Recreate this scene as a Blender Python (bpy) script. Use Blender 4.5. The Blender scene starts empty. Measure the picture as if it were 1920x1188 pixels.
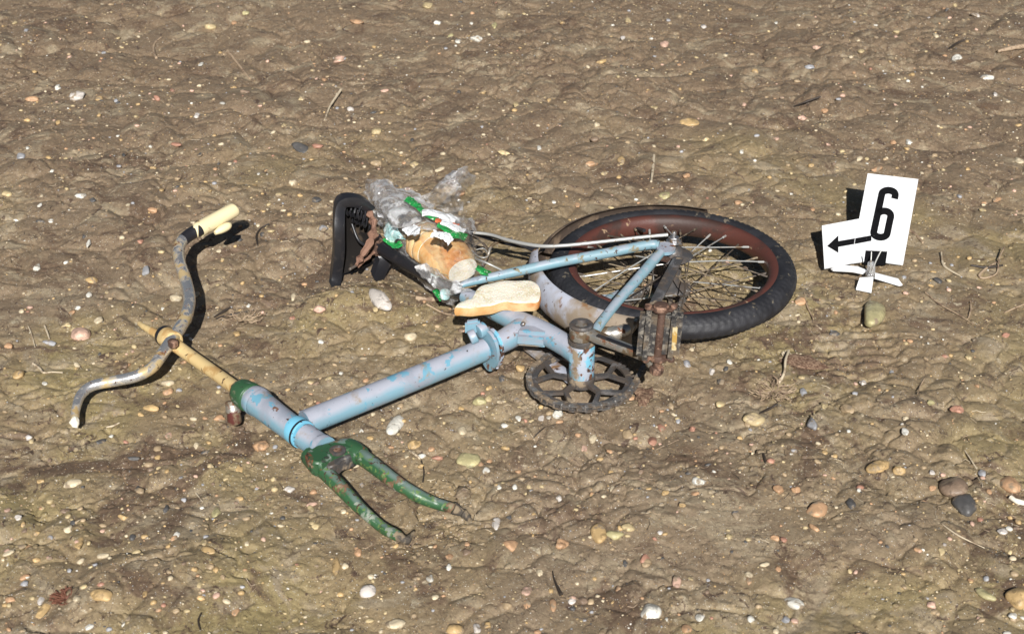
import bpy, bmesh, math, random
import numpy as np
from mathutils import Vector, Matrix

# ------------------------------------------------------------------ camera, world, sun, exposure
SC = bpy.context.scene
COL = SC.collection
R = math.radians
PITCH = R(30.0); DIST = 3.0; FPX = 3210.0
CAM = Vector((0, -DIST*math.cos(PITCH), DIST*math.sin(PITCH)))
cd = bpy.data.cameras.new("camera"); cam = bpy.data.objects.new("camera", cd); COL.objects.link(cam)
cam.location = CAM; cam.rotation_euler = (R(90)-PITCH, 0, 0)
cd.sensor_width = 36; cd.lens = 36*FPX/1920; cd.clip_start = .05; cd.clip_end = 500
cd.dof.use_dof = True; cd.dof.focus_distance = 2.95; cd.dof.aperture_fstop = 11
SC.camera = cam
SC.view_settings.view_transform = 'Standard'; SC.view_settings.look = 'None'
SC.view_settings.exposure = 0.44; SC.view_settings.gamma = 1
SUN_EL = 35.0; SUN_AZ = -3.5       # the flash: above and a little left of the lens
w = bpy.data.worlds.new("World"); SC.world = w; w.use_nodes = True
nt = w.node_tree; bg = nt.nodes['Background']
sky = nt.nodes.new('ShaderNodeTexSky'); sky.sky_type = 'NISHITA'; sky.sun_disc = False
sky.sun_elevation = R(SUN_EL); sky.sun_rotation = R(180+SUN_AZ)
nt.links.new(sky.outputs[0], bg.inputs[0]); bg.inputs[1].default_value = 0.022
sl = bpy.data.lights.new("sun", 'SUN'); sl.energy = 5.0; sl.angle = R(0.6); sl.color = (1.0, .975, .94)
so = bpy.data.objects.new("sun", sl); COL.objects.link(so)
ldir = Vector((math.sin(R(SUN_AZ))*math.cos(R(SUN_EL)), math.cos(R(SUN_AZ))*math.cos(R(SUN_EL)), -math.sin(R(SUN_EL))))
so.rotation_euler = ldir.to_track_quat('-Z', 'Y').to_euler(); so.location = (-.6, -2.8, 3)
SC.cycles.max_bounces = 8; SC.cycles.transparent_max_bounces = 16

# ------------------------------------------------------------------ real positions seen from the camera's survey
XR = Vector((1, 0, 0)); FW = Vector((0, math.cos(PITCH), -math.sin(PITCH))); UP = Vector((0, math.sin(PITCH), math.cos(PITCH)))
def ray(px, py): return (FW*FPX + XR*(px-960) + UP*(594-py))
def P(px, py, z=0.0):
    d = ray(px, py); return CAM + d*((z-CAM.z)/d.z)
def Pp(px, py, o, n):
    d = ray(px, py); return CAM + d*((o-CAM).dot(n)/d.dot(n))
def scl(p): return FPX/((p-CAM).dot(FW))      # pixels per metre at p

# ------------------------------------------------------------------ noise
RS = np.random.RandomState(7)
TAB = [RS.rand(256, 256) for _ in range(24)]
def vn(x, y, s=0):
    xi = np.floor(x).astype(int); yi = np.floor(y).astype(int); fx = x-xi; fy = y-yi
    fx = fx*fx*fx*(fx*(fx*6-15)+10); fy = fy*fy*fy*(fy*(fy*6-15)+10); T = TAB[s % 24]
    a = T[xi & 255, yi & 255]; b = T[(xi+1) & 255, yi & 255]; c = T[xi & 255, (yi+1) & 255]; d = T[(xi+1) & 255, (yi+1) & 255]
    return (a*(1-fx)+b*fx)*(1-fy)+(c*(1-fx)+d*fx)*fy
def fbm(x, y, o=4, s=0, g=.5):
    t = 0; a = 1; n = 0
    for i in range(o):
        t = t+a*vn(x*2**i+i*17.3+40, y*2**i+i*9.1+40, s+i); n += a; a *= g
    return t/n
def worley(x, y, s=0):
    xi = np.floor(x).astype(int); yi = np.floor(y).astype(int)
    f1 = np.full(x.shape, 9.); f2 = np.full(x.shape, 9.); cid = np.zeros(x.shape)
    A = TAB[s % 24]; B = TAB[(s+5) % 24]; Cc = TAB[(s+9) % 24]
    for i in (-1, 0, 1):
        for j in (-1, 0, 1):
            cx = (xi+i) & 255; cy = (yi+j) & 255
            d = np.hypot(xi+i+A[cx, cy]-x, yi+j+B[cx, cy]-y)
            near = d < f1
            f2 = np.where(near, f1, np.minimum(f2, d)); cid = np.where(near, Cc[cx, cy], cid); f1 = np.where(near, d, f1)
    return f1, f2, cid
def sst(a, b, x):
    t = np.clip((x-a)/(b-a), 0, 1); return t*t*(3-2*t)

MOUNDS = []   # (px, py, radius m, height m)
MOUNDS += [(648, 572, .05, .024), (715, 555, .06, .016), (590, 560, .05, .008), (805, 985, .07, -.010), (470, 190, .07, .018), (100, 260, .10, .014),
           (1180, 160, .10, .012), (1720, 225, .09, .014), (1560, 185, .06, .014), (270, 720, .06, -.010), (1240, 760, .10, -.008),
           (330, 1060, .09, .014), (1240, 970, .10, .012), (1650, 1000, .13, .010), (1600, 660, .09, -.012), (430, 870, .08, .012),
           (560, 1140, .06, -.014), (1030, 880, .12, .008), (1740, 820, .15, .008), (520, 500, .06, -.010), (1560, 1120, .10, -.010)]
MP = [(P(a, b), r, h) for a, b, r, h in MOUNDS]
TR = P(1600, 650)
def Hf(x, y):
    x = np.asarray(x, float); y = np.asarray(y, float)
    wx = x+.05*(fbm(x*5, y*5, 3, 1)-.5)+.012*(fbm(x*30, y*30, 2, 8)-.5); wy = y+.05*(fbm(x*5+9, y*5+3, 3, 4)-.5)+.012*(fbm(x*30+4, y*30, 2, 9)-.5)
    h = -.0055+.032*(fbm(x*2.4, y*2.4, 3, 2)-.5)
    m1 = sst(.30, .6, fbm(x*3, y*3, 2, 6))
    f1, f2, c = worley(wx*8.5, wy*7, 3); e = f2-f1
    h += (.25+.75*m1)*((.0085*(.25+c))*sst(0, .50, e)-.003*np.exp(-(e/.05)**2))
    f1, f2, c = worley(wx*19+3, wy*16, 11); e = f2-f1
    m2 = sst(.42, .62, fbm(x*4+7, y*4, 2, 12))
    h += m2*(.0044*(.2+c)*sst(0, .45, e)-.0022*np.exp(-(e/.06)**2))
    f1, f2, c = worley(wx*55+3, wy*50, 14)
    m3 = sst(.50, .66, fbm(x*6+2, y*6+5, 3, 15))
    h += m3*(.0030*np.minimum(f2-f1, .5)/.5*c)
    q = np.abs(fbm(wx*6.5+2, wy*6.5+1, 4, 16)-.5)
    h -= .0060*np.exp(-(q/.010)**2)*sst(.48, .60, fbm(x*2.5+5, y*2.5, 2, 18))
    q = np.abs(fbm(wx*15+2, wy*14+1, 3, 19)-.5)
    h -= .0028*np.exp(-(q/.014)**2)*sst(.46, .6, fbm(x*4+1, y*4, 2, 20))
    rgh = .25+.75*sst(.42, .62, fbm(x*3.3+11, y*3.3+2, 3, 13))
    h += .0066*(fbm(x*17, y*15, 2, 21, .5)-.5)
    h += rgh*.0034*(fbm(x*60, y*56, 3, 22, .6)-.5)
    for p, r, k in MP: h += k*np.exp(-((x-p.x)**2+(y-p.y)**2)/r**2)
    dx = x-TR.x; dy = y-TR.y; g = np.exp(-((dx/.10)**2+(dy/.13)**2)**2)      # boot print with its tread bars
    h += g*(.0022*np.tanh(4*np.sin((dy+dx*dx*2.0)*2*math.pi/.026))*sst(.2, .5, np.abs(np.sin(dx*40)))+.0)
    far = np.clip((np.hypot(x, y-.3)-3)/4, 0, 1)
    return h*(1-.5*far)
def G(x, y): return float(Hf(np.array([x]), np.array([y]))[0])
def PG(px, py):
    p = P(px, py, 0)
    for _ in range(3): p = P(px, py, G(p.x, p.y))
    return p

# ------------------------------------------------------------------ materials
def noise_fac(nt, tc, scale, thr, soft, detail=5, dist=.3, rough=.6):
    n = nt.nodes.new('ShaderNodeTexNoise'); n.inputs['Scale'].default_value = scale; n.inputs['Detail'].default_value = detail
    n.inputs['Distortion'].default_value = dist; n.inputs['Roughness'].default_value = rough
    nt.links.new(tc, n.inputs['Vector'])
    m = nt.nodes.new('ShaderNodeMapRange'); m.interpolation_type = 'SMOOTHSTEP'
    m.inputs[1].default_value = thr-soft; m.inputs[2].default_value = thr+soft
    nt.links.new(n.outputs[0], m.inputs[0]); return m.outputs[0]
def mixc(nt, fac, a, b):
    m = nt.nodes.new('ShaderNodeMix'); m.data_type = 'RGBA'
    if isinstance(fac, (int, float)): m.inputs[0].default_value = fac
    else: nt.links.new(fac, m.inputs[0])
    for s, v in ((6, a), (7, b)):
        if isinstance(v, tuple): m.inputs[s].default_value = (*v[:3], 1)
        else: nt.links.new(v, m.inputs[s])
    return m.outputs[2]
def mixf(nt, fac, a, b):
    m = nt.nodes.new('ShaderNodeMix'); m.data_type = 'FLOAT'; nt.links.new(fac, m.inputs[0])
    for s, v in ((2, a), (3, b)):
        if isinstance(v, (int, float)): m.inputs[s].default_value = v
        else: nt.links.new(v, m.inputs[s])
    return m.outputs[0]
def bumps(nt, tc, specs, target):
    prev = None
    for sc, st, dist in specs:
        n = nt.nodes.new('ShaderNodeTexNoise'); n.inputs['Scale'].default_value = sc; n.inputs['Detail'].default_value = 6; n.inputs['Roughness'].default_value = .65
        nt.links.new(tc, n.inputs['Vector'])
        b = nt.nodes.new('ShaderNodeBump'); b.inputs['Strength'].default_value = st; b.inputs['Distance'].default_value = dist
        nt.links.new(n.outputs[0], b.inputs['Height'])
        if prev: nt.links.new(prev, b.inputs['Normal'])
        prev = b.outputs[0]
    nt.links.new(prev, target)
MUD = (.24, .185, .125)
def mat(name, base, rough=.5, metal=0., layers=(), bump=((60, .3, .002),), spec=.5, side=None, sthr=0., mud=None, trans=0, sss=0):
    m = bpy.data.materials.new(name); m.use_nodes = True; nt = m.node_tree; b = nt.nodes['Principled BSDF']
    tc = nt.nodes.new('ShaderNodeNewGeometry').outputs['Position']
    c = base; r = rough; me = metal
    if side:      # upward faces take base, a sheen put into the colour; flanks take side
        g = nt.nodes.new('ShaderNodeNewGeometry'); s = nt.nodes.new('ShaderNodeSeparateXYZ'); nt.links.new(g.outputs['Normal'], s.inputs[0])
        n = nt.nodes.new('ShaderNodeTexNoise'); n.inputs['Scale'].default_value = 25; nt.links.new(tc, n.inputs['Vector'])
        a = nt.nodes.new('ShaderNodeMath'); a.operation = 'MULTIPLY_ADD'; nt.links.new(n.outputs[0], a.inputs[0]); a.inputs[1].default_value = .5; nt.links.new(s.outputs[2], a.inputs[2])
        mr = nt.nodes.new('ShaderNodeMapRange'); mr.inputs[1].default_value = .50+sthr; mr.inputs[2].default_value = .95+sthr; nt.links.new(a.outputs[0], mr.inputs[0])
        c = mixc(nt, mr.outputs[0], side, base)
    ly = list(layers)
    if mud: ly.append((MUD, .85, 0, mud[0], mud[1], .05))
    for L in ly:
        col, lr, lm, sc, thr, soft = L
        f = noise_fac(nt, tc, sc, thr, soft)
        c = mixc(nt, f, c if not isinstance(c, tuple) else c, col); r = mixf(nt, f, r, lr); me = mixf(nt, f, me, lm)
    for v, s in ((c, 'Base Color'), (r, 'Roughness'), (me, 'Metallic')):
        if isinstance(v, tuple): b.inputs[s].default_value = (*v[:3], 1)
        elif isinstance(v, (int, float)): b.inputs[s].default_value = v
        else: nt.links.new(v, b.inputs[s])
    b.inputs['Specular IOR Level'].default_value = spec
    if sss: b.inputs['Subsurface Weight'].default_value = sss; b.inputs['Subsurface Scale'].default_value = .004
    if bump: bumps(nt, tc, bump, b.inputs['Normal'])
    return m
RUST = (.13, .05, .022); DKRUST = (.05, .022, .013)
def ground_mat():
    m = bpy.data.materials.new('wet_mud'); m.use_nodes = True; nt = m.node_tree; b = nt.nodes['Principled BSDF']
    tc = nt.nodes.new('ShaderNodeNewGeometry').outputs['Position']
    c = mixc(nt, noise_fac(nt, tc, 3.2, .5, .12, 6), (.275, .208, .122), (.285, .228, .112))
    c = mixc(nt, noise_fac(nt, tc, 1.1, .52, .10, 3), c, (.235, .178, .118))
    sx = nt.nodes.new('ShaderNodeSeparateXYZ'); nt.links.new(tc, sx.inputs[0])        # olive silt near, brown loam beyond, ragged border; far colour darkened like light falloff
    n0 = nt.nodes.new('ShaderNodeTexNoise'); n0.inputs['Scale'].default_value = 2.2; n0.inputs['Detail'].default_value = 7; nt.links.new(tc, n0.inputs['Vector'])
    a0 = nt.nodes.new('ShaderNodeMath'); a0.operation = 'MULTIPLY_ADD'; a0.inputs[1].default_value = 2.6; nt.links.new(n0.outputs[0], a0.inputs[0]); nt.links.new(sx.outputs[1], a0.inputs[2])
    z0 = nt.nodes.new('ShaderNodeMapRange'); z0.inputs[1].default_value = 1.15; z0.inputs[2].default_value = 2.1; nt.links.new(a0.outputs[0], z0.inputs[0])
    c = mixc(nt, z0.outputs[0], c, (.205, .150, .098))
    c = mixc(nt, noise_fac(nt, tc, 11, .58, .07, 8, 1.2), c, (.310, .250, .168))
    c = mixc(nt, noise_fac(nt, tc, 5.5, .57, .05, 10, 1.0, .72), c, (.140, .096, .064))
    c = mixc(nt, noise_fac(nt, tc, 24, .61, .03, 9, 1.5, .72), c, (.095, .063, .046))
    c = mixc(nt, noise_fac(nt, tc, 45, .64, .03, 8, .4, .72), c, (.40, .34, .24))
    for sc_, wd_, ds_, msk in ((7, .006, 1.6, .5), (19, .010, 1.2, .52), (48, .013, .8, .5)):      # drying cracks and root lines
        n_ = nt.nodes.new('ShaderNodeTexNoise'); n_.inputs['Scale'].default_value = sc_; n_.inputs['Detail'].default_value = 3; n_.inputs['Distortion'].default_value = ds_; nt.links.new(tc, n_.inputs['Vector'])
        s_ = nt.nodes.new('ShaderNodeMath'); s_.operation = 'SUBTRACT'; s_.inputs[1].default_value = .5; nt.links.new(n_.outputs[0], s_.inputs[0])
        a_ = nt.nodes.new('ShaderNodeMath'); a_.operation = 'ABSOLUTE'; nt.links.new(s_.outputs[0], a_.inputs[0])
        r_ = nt.nodes.new('ShaderNodeMapRange'); r_.inputs[1].default_value = wd_*.3; r_.inputs[2].default_value = wd_; r_.inputs[3].default_value = .6; r_.inputs[4].default_value = 0; nt.links.new(a_.outputs[0], r_.inputs[0])
        m_ = nt.nodes.new('ShaderNodeMath'); m_.operation = 'MULTIPLY'; nt.links.new(r_.outputs[0], m_.inputs[0]); nt.links.new(noise_fac(nt, tc, sc_*.6+1.7, msk, .06, 4), m_.inputs[1])
        c = mixc(nt, m_.outputs[0], c, (.070, .048, .036))
    f = noise_fac(nt, tc, 170, .5, .2, 8, 0, .8)
    mm = nt.nodes.new('ShaderNodeMix'); mm.data_type = 'RGBA'; mm.blend_type = 'MULTIPLY'; mm.inputs[0].default_value = 1
    nt.links.new(c, mm.inputs[6]); nt.links.new(mixc(nt, f, (.72, .70, .68), (1.25, 1.25, 1.25)), mm.inputs[7]); c = mm.outputs[2]
    # sand grains of mixed colour
    for sc, thr, w_ in ((330, .22, 1), (150, .13, 2)):
        v = nt.nodes.new('ShaderNodeTexVoronoi'); v.inputs['Scale'].default_value = sc; nt.links.new(tc, v.inputs['Vector'])
        lt = nt.nodes.new('ShaderNodeMath'); lt.operation = 'LESS_THAN'; lt.inputs[1].default_value = thr; nt.links.new(v.outputs['Distance'], lt.inputs[0])
        s = nt.nodes.new('ShaderNodeSeparateColor'); nt.links.new(v.outputs['Color'], s.inputs[0])
        g2 = nt.nodes.new('ShaderNodeMath'); g2.operation = 'GREATER_THAN'; g2.inputs[1].default_value = .62; nt.links.new(s.outputs[1], g2.inputs[0])
        mu = nt.nodes.new('ShaderNodeMath'); mu.operation = 'MULTIPLY'; nt.links.new(lt.outputs[0], mu.inputs[0]); nt.links.new(g2.outputs[0], mu.inputs[1])
        rp = nt.nodes.new('ShaderNodeValToRGB'); rp.color_ramp.interpolation = 'CONSTANT'; e = rp.color_ramp.elements
        e[0].position = 0; e[0].color = (.5, .46, .38, 1); e[1].position = .3; e[1].color = (.42, .26, .10, 1)
        for p_, q_ in ((.5, (.06, .05, .045, 1)), (.65, (.62, .6, .55, 1)), (.8, (.40, .34, .2, 1))):
            x_ = e.new(p_); x_.color = q_
        nt.links.new(s.outputs[0], rp.inputs[0]); c = mixc(nt, mu.outputs[0], c, rp.outputs[0])
    nt.links.new(c, b.inputs['Base Color'])
    r = mixf(nt, noise_fac(nt, tc, 9, .5, .15, 6), .62, .38); nt.links.new(r, b.inputs['Roughness'])
    b.inputs['Specular IOR Level'].default_value = .35
    bumps(nt, tc, ((120, .35, .0035), (330, .55, .0018), (900, .6, .0010)), b.inputs['Normal'])
    return m
M = {}
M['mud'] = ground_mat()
M['clod'] = M['mud']
LIL = (.33, .345, .40); SKY = (.175, .31, .385)  # lilac is the sheen painted on upward faces, sky blue the flanks
M['frame'] = mat('blue_paint_lilac_sheen', LIL, .42, layers=(((.25, .27, .32), .5, 0, 14, .56, .10), ((.13, .30, .40), .5, 0, 28, .60, .012), ((.17, .10, .06), .8, 0, 9, .63, .012), ((.03, .025, .025), .8, 0, 110, .69, .012), (RUST, .8, 0, 34, .665, .02), (DKRUST, .8, 0, 70, .70, .012)), side=SKY, mud=(16, .63), bump=((240, .25, .0008), (30, .15, .002)))
M['frame_worn'] = mat('worn_blue_paint', (.36, .40, .47), .5, layers=(((.16, .42, .56), .5, 0, 42, .52, .04), (DKRUST, .8, 0, 50, .55, .03), (RUST, .8, 0, 75, .6, .02)), mud=(20, .6), bump=((160, .5, .001),))
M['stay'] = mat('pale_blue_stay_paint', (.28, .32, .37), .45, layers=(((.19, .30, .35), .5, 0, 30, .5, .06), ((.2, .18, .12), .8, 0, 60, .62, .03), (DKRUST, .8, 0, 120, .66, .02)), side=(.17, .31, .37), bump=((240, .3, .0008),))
M['green'] = mat('green_paint', (.20, .24, .25), .36, layers=(((.24, .27, .22), .5, 0, 40, .61, .03), (RUST, .8, 0, 30, .60, .03), ((.10, .17, .05), .6, 0, 110, .58, .03), (DKRUST, .8, 0, 90, .62, .02)), side=(.030, .090, .038), sthr=.50, mud=(30, .64), bump=((150, .4, .001),))  # grey base is sheen painted along the tops, side is the green
M['muddy'] = mat('mud_caked_steel', (.06, .05, .04), .8, layers=(((.22, .17, .11), .85, 0, 45, .46, .05),), bump=((150, .8, .003),))
M['green2'] = mat('green_lug_paint', (.028, .082, .036), .4, layers=(((.16, .20, .17), .5, 0, 40, .60, .03), (RUST, .8, 0, 34, .61, .02), ((.02, .03, .02), .8, 0, 90, .62, .02)), mud=(30, .62), bump=((150, .4, .001),))
M['cream'] = mat('cream_paint', (.62, .46, .22), .4, layers=(((.45, .28, .11), .6, 0, 35, .56, .07), (DKRUST, .8, 0, 48, .645, .015)), bump=((200, .3, .0008),), mud=(30, .7))
M['grip'] = mat('cream_plastic', (.72, .62, .38), .45, layers=(((.34, .21, .08), .7, 0, 30, .63, .04),), bump=((90, .3, .001),))
M['whiteplastic'] = mat('white_broken_plastic', (.75, .70, .58), .5)
M['chrome'] = mat('rusty_chrome', (.62, .62, .62), .25, .8, layers=(((.50, .38, .20), .45, .2, 22, .54, .05), (DKRUST, .8, 0, 150, .64, .02), (RUST, .8, 0, 60, .63, .02), ((.34, .24, .11), .8, 0, 28, .62, .05)), bump=((300, .2, .0006),))
M['steel'] = mat('grey_steel', (.42, .42, .43), .35, .9, layers=(((.16, .11, .07), .7, .2, 60, .55, .05),), bump=((300, .3, .0006),))
M['wire'] = mat('bright_wire', (.45, .45, .43), .42, .4, layers=(((.2, .15, .1), .7, .1, 40, .6, .05),), bump=None)
M['darkwire'] = mat('muddy_wire', (.075, .058, .045), .6, .2, layers=(((.22, .17, .11), .8, 0, 40, .55, .05),), bump=None)
M['crank'] = mat('crank_steel', (.46, .44, .40), .35, .8, layers=(((.12, .085, .05), .7, .2, 40, .5, .06), (RUST, .8, 0, 80, .6, .03)), bump=((220, .5, .001),))
M['chainsteel'] = mat('muddy_chain_steel', (.26, .25, .24), .35, .7, layers=(((.10, .075, .055), .7, 0, 90, .5, .08), ((.2, .15, .1), .8, 0, 25, .56, .05)), bump=None)
M['greasy'] = mat('greasy_steel', (.105, .10, .10), .42, .5, layers=(((.07, .055, .045), .7, 0, 40, .5, .06), ((.22, .21, .21), .4, .5, 30, .6, .05)), bump=((220, .5, .001),), mud=(35, .63))
M['rust'] = mat('rusty_iron', (.095, .055, .04), .7, .2, layers=(((.27, .16, .11), .6, .2, 60, .55, .05), (DKRUST, .8, 0, 90, .58, .03)), bump=((200, .7, .0015),))
M['rim'] = mat('red_brown_rim', (.085, .028, .020), .55, 0, layers=(((.045, .022, .017), .6, 0, 12, .52, .05), ((.30, .20, .12), .8, 0, 45, .67, .03), ((.25, .13, .05), .8, 0, 14, .68, .03)), bump=((200, .4, .001),))
M['tyre'] = mat('black_tyre_rubber', (.014, .014, .017), .6, 0, layers=(((.024, .024, .028), .6, 0, 25, .5, .1), ((.16, .125, .08), .85, 0, 11, .645, .03), ((.13, .11, .08), .85, 0, 60, .66, .03)), bump=((300, .5, .001),))
M['black'] = mat('black_plastic', (.016, .016, .019), .36, 0, layers=(((.035, .03, .03), .5, 0, 30, .6, .05),), bump=((300, .2, .0005),))
M['cavity'] = mat('black_pan', (.014, .012, .011), .8, 0, spec=.15, layers=(((.06, .045, .032), .85, 0, 35, .62, .05),), bump=((200, .5, .001),))
M['rubber'] = mat('pedal_rubber', (.035, .033, .033), .5, 0, layers=(((.20, .18, .15), .85, 0, 110, .55, .08), ((.12, .09, .06), .85, 0, 26, .56, .08)), bump=((150, .8, .002),))
M['reflector'] = mat('yellow_reflector', (.40, .25, .07), .3, layers=(((.5, .42, .25), .5, 0, 60, .55, .05), ((.12, .08, .05), .7, 0, 45, .58, .04)), bump=((200, .5, .001),))
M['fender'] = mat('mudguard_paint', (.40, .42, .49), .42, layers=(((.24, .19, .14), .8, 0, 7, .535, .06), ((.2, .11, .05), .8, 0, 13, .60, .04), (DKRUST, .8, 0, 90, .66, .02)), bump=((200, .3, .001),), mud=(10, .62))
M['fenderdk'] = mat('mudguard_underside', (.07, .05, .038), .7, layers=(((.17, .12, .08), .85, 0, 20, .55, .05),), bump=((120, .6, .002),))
M['bark'] = mat('torn_bark', (.22, .12, .08), .75, layers=(((.12, .06, .04), .8, 0, 50, .54, .04),), bump=((160, .9, .003),))
M['wood'] = mat('dry_root', (.34, .25, .165), .7, layers=(((.18, .12, .08), .8, 0, 70, .55, .05),), bump=((250, .8, .001),))
M['palewood'] = mat('pale_root', (.50, .42, .30), .7, layers=(((.28, .21, .14), .8, 0, 70, .57, .05),), bump=((250, .8, .001),))
M['darkwood'] = mat('black_twig', (.035, .026, .02), .6, bump=((250, .8, .001),))
M['redroot'] = mat('red_brown_root', (.15, .06, .035), .7, bump=((250, .5, .001),))
M['mwhite'] = mat('white_enamel', (.72, .73, .74), .4, layers=(((.55, .54, .50), .6, 0, 60, .71, .02),), bump=((40, .15, .001),))
M['mblack'] = mat('black_lettering', (.006, .006, .007), .9, spec=.08, layers=(((.35, .35, .35), .5, 0, 260, .72, .01),), bump=None)
M['crust'] = mat('bread_crust', (.56, .29, .10), .5, layers=(((.64, .46, .24), .6, 0, 13, .50, .09), ((.42, .16, .04), .5, 0, 10, .57, .07)), bump=((90, .5, .002), (400, .4, .0008)), sss=.1)
M['crumb'] = mat('bread_crumb', (.80, .74, .60), .85, layers=(((.66, .57, .38), .9, 0, 25, .60, .08), ((.84, .81, .72), .9, 0, 300, .55, .05)), bump=((350, .9, .0025), (900, .8, .001)), sss=.15, spec=.1)
M['printgreen'] = mat('green_print', (.02, .27, .06), .25, layers=(((.55, .75, .5), .3, 0, 170, .62, .02),), bump=((80, .6, .004),))
M['printblue'] = mat('pale_blue_film', (.42, .66, .66), .25, layers=(((.75, .82, .8), .3, 0, 70, .55, .05),), bump=((80, .8, .005),))
M['leaf'] = mat('brown_husk', (.12, .065, .04), .8, layers=(((.26, .17, .11), .8, 0, 240, .5, .03),), bump=((300, 1, .002),))
M['orange'] = mat('orange_paint', (.62, .14, .05), .5)
M['bluepaint'] = mat('sky_blue_paint', (.17, .47, .64), .4, layers=((DKRUST, .8, 0, 90, .66, .02),), bump=((200, .3, .0006),))
M['redgrime'] = mat('dull_red_plastic', (.10, .03, .025), .45, layers=(((.18, .13, .08), .8, 0, 50, .5, .05),))
def film(name, white, gloss, gbase=.10, diffuse=(.93, .94, .96)):
    m = bpy.data.materials.new(name); m.use_nodes = True; nt = m.node_tree; nt.nodes.clear(); N = nt.nodes.new; L = nt.links.new
    tc = N('ShaderNodeNewGeometry').outputs['Position']
    out = N('ShaderNodeOutputMaterial'); tr = N('ShaderNodeBsdfTransparent'); tr.inputs[0].default_value = (.99, .99, 1, 1)
    df = N('ShaderNodeBsdfDiffuse'); df.inputs[0].default_value = (*diffuse, 1); gl = N('ShaderNodeBsdfGlossy'); gl.inputs['Roughness'].default_value = .13; gl.inputs[0].default_value = (1, 1, 1, 1)
    tl_ = N('ShaderNodeBsdfTranslucent'); tl_.inputs[0].default_value = (*diffuse, 1); dd = N('ShaderNodeMixShader'); dd.inputs[0].default_value = .45; L(df.outputs[0], dd.inputs[1]); L(tl_.outputs[0], dd.inputs[2])
    a = N('ShaderNodeMixShader'); L(mixf(nt, noise_fac(nt, tc, 26, .52, .10, 6, 1.0), white[0], white[1]), a.inputs[0]); L(tr.outputs[0], a.inputs[1]); L(dd.outputs[0], a.inputs[2])
    lw = N('ShaderNodeLayerWeight'); lw.inputs[0].default_value = gloss
    ad = N('ShaderNodeMath'); ad.operation = 'MULTIPLY_ADD'; ad.inputs[1].default_value = .17; ad.inputs[2].default_value = gbase; L(lw.outputs['Fresnel'], ad.inputs[0])
    b = N('ShaderNodeMixShader'); L(ad.outputs[0], b.inputs[0]); L(a.outputs[0], b.inputs[1]); L(gl.outputs[0], b.inputs[2]); L(b.outputs[0], out.inputs[0])
    prev = None
    for s, st, d in ((45, .9, .012), (130, .8, .005)):
        n = N('ShaderNodeTexNoise'); n.inputs['Scale'].default_value = s; n.inputs['Detail'].default_value = 4; n.inputs['Distortion'].default_value = 1.5; L(tc, n.inputs['Vector'])
        bp = N('ShaderNodeBump'); bp.inputs['Strength'].default_value = st; bp.inputs['Distance'].default_value = d; L(n.outputs[0], bp.inputs['Height'])
        if prev: L(prev, bp.inputs['Normal'])
        prev = bp.outputs[0]
    L(prev, gl.inputs['Normal'])
    return m
M['film'] = film('clear_film', (.02, .36), .25, .12)
M['filmwhite'] = film('frosted_film', (.16, .92), .25, .09)
M['filmloaf'] = film('film_over_loaf', (.0, .10), .1, .03)
M['clip'] = film('clear_clip', (.25, .55), .6)

# ------------------------------------------------------------------ object helpers
ORG = {}
def link(name, verts, faces, m, parent=None, smooth=True, loc=None, mats=None, fm=None, kind=None):
    o0 = ORG[parent.name] if parent is not None else (Vector(loc) if loc is not None else Vector((0, 0, 0)))
    me = bpy.data.meshes.new(name); me.from_pydata([tuple(Vector(v)-o0) for v in verts], [], faces)
    for q in (mats or [m]): me.materials.append(q)
    if fm: me.polygons.foreach_set('material_index', fm)
    me.polygons.foreach_set('use_smooth', [smooth]*len(me.polygons))
    bm = bmesh.new(); bm.from_mesh(me); bmesh.ops.recalc_face_normals(bm, faces=bm.faces); bm.to_mesh(me); bm.free()
    if smooth: me.set_sharp_from_angle(angle=R(48))
    o = bpy.data.objects.new(name, me); COL.objects.link(o)
    if parent is not None: o.parent = parent
    else: o.location = o0
    ORG[o.name] = o0
    if kind: o['kind'] = kind
    return o
def thing(name, loc, label, cat, group=None):
    o = bpy.data.objects.new(name, None); COL.objects.link(o); o.location = loc; ORG[o.name] = Vector(loc); o.empty_display_size = .05
    return tag(o, label, cat, group)
def tag(o, label, cat, group=None):
    o['label'] = label; o['category'] = cat
    if group: o['group'] = group
    return o
class MB:
    def __init__(s): s.v = []; s.f = []; s.m = []
    def add(s, v, f, mi=0):
        n = len(s.v); s.v += [tuple(q) for q in v]; s.f += [tuple(n+i for i in g) for g in f]; s.m += [mi]*len(f); return s
    def link(s, name, m, parent=None, **k):
        if 'mats' in k: k['fm'] = s.m
        return link(name, s.v, s.f, m, parent, **k)
def catmull(pts, sub):
    if len(pts) < 3 or sub < 2: return [tuple(p) for p in pts]
    out = []; n = len(pts)
    for i in range(n-1):
        p0 = pts[max(i-1, 0)]; p1 = pts[i]; p2 = pts[i+1]; p3 = pts[min(i+2, n-1)]
        for k in range(sub):
            t = k/sub
            out.append(tuple(.5*(2*b+(c-a)*t+(2*a-5*b+4*c-d)*t*t+(3*b-a-3*c+d)*t**3) for a, b, c, d in zip(p0, p1, p2, p3)))
    out.append(tuple(pts[-1])); return out
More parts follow.
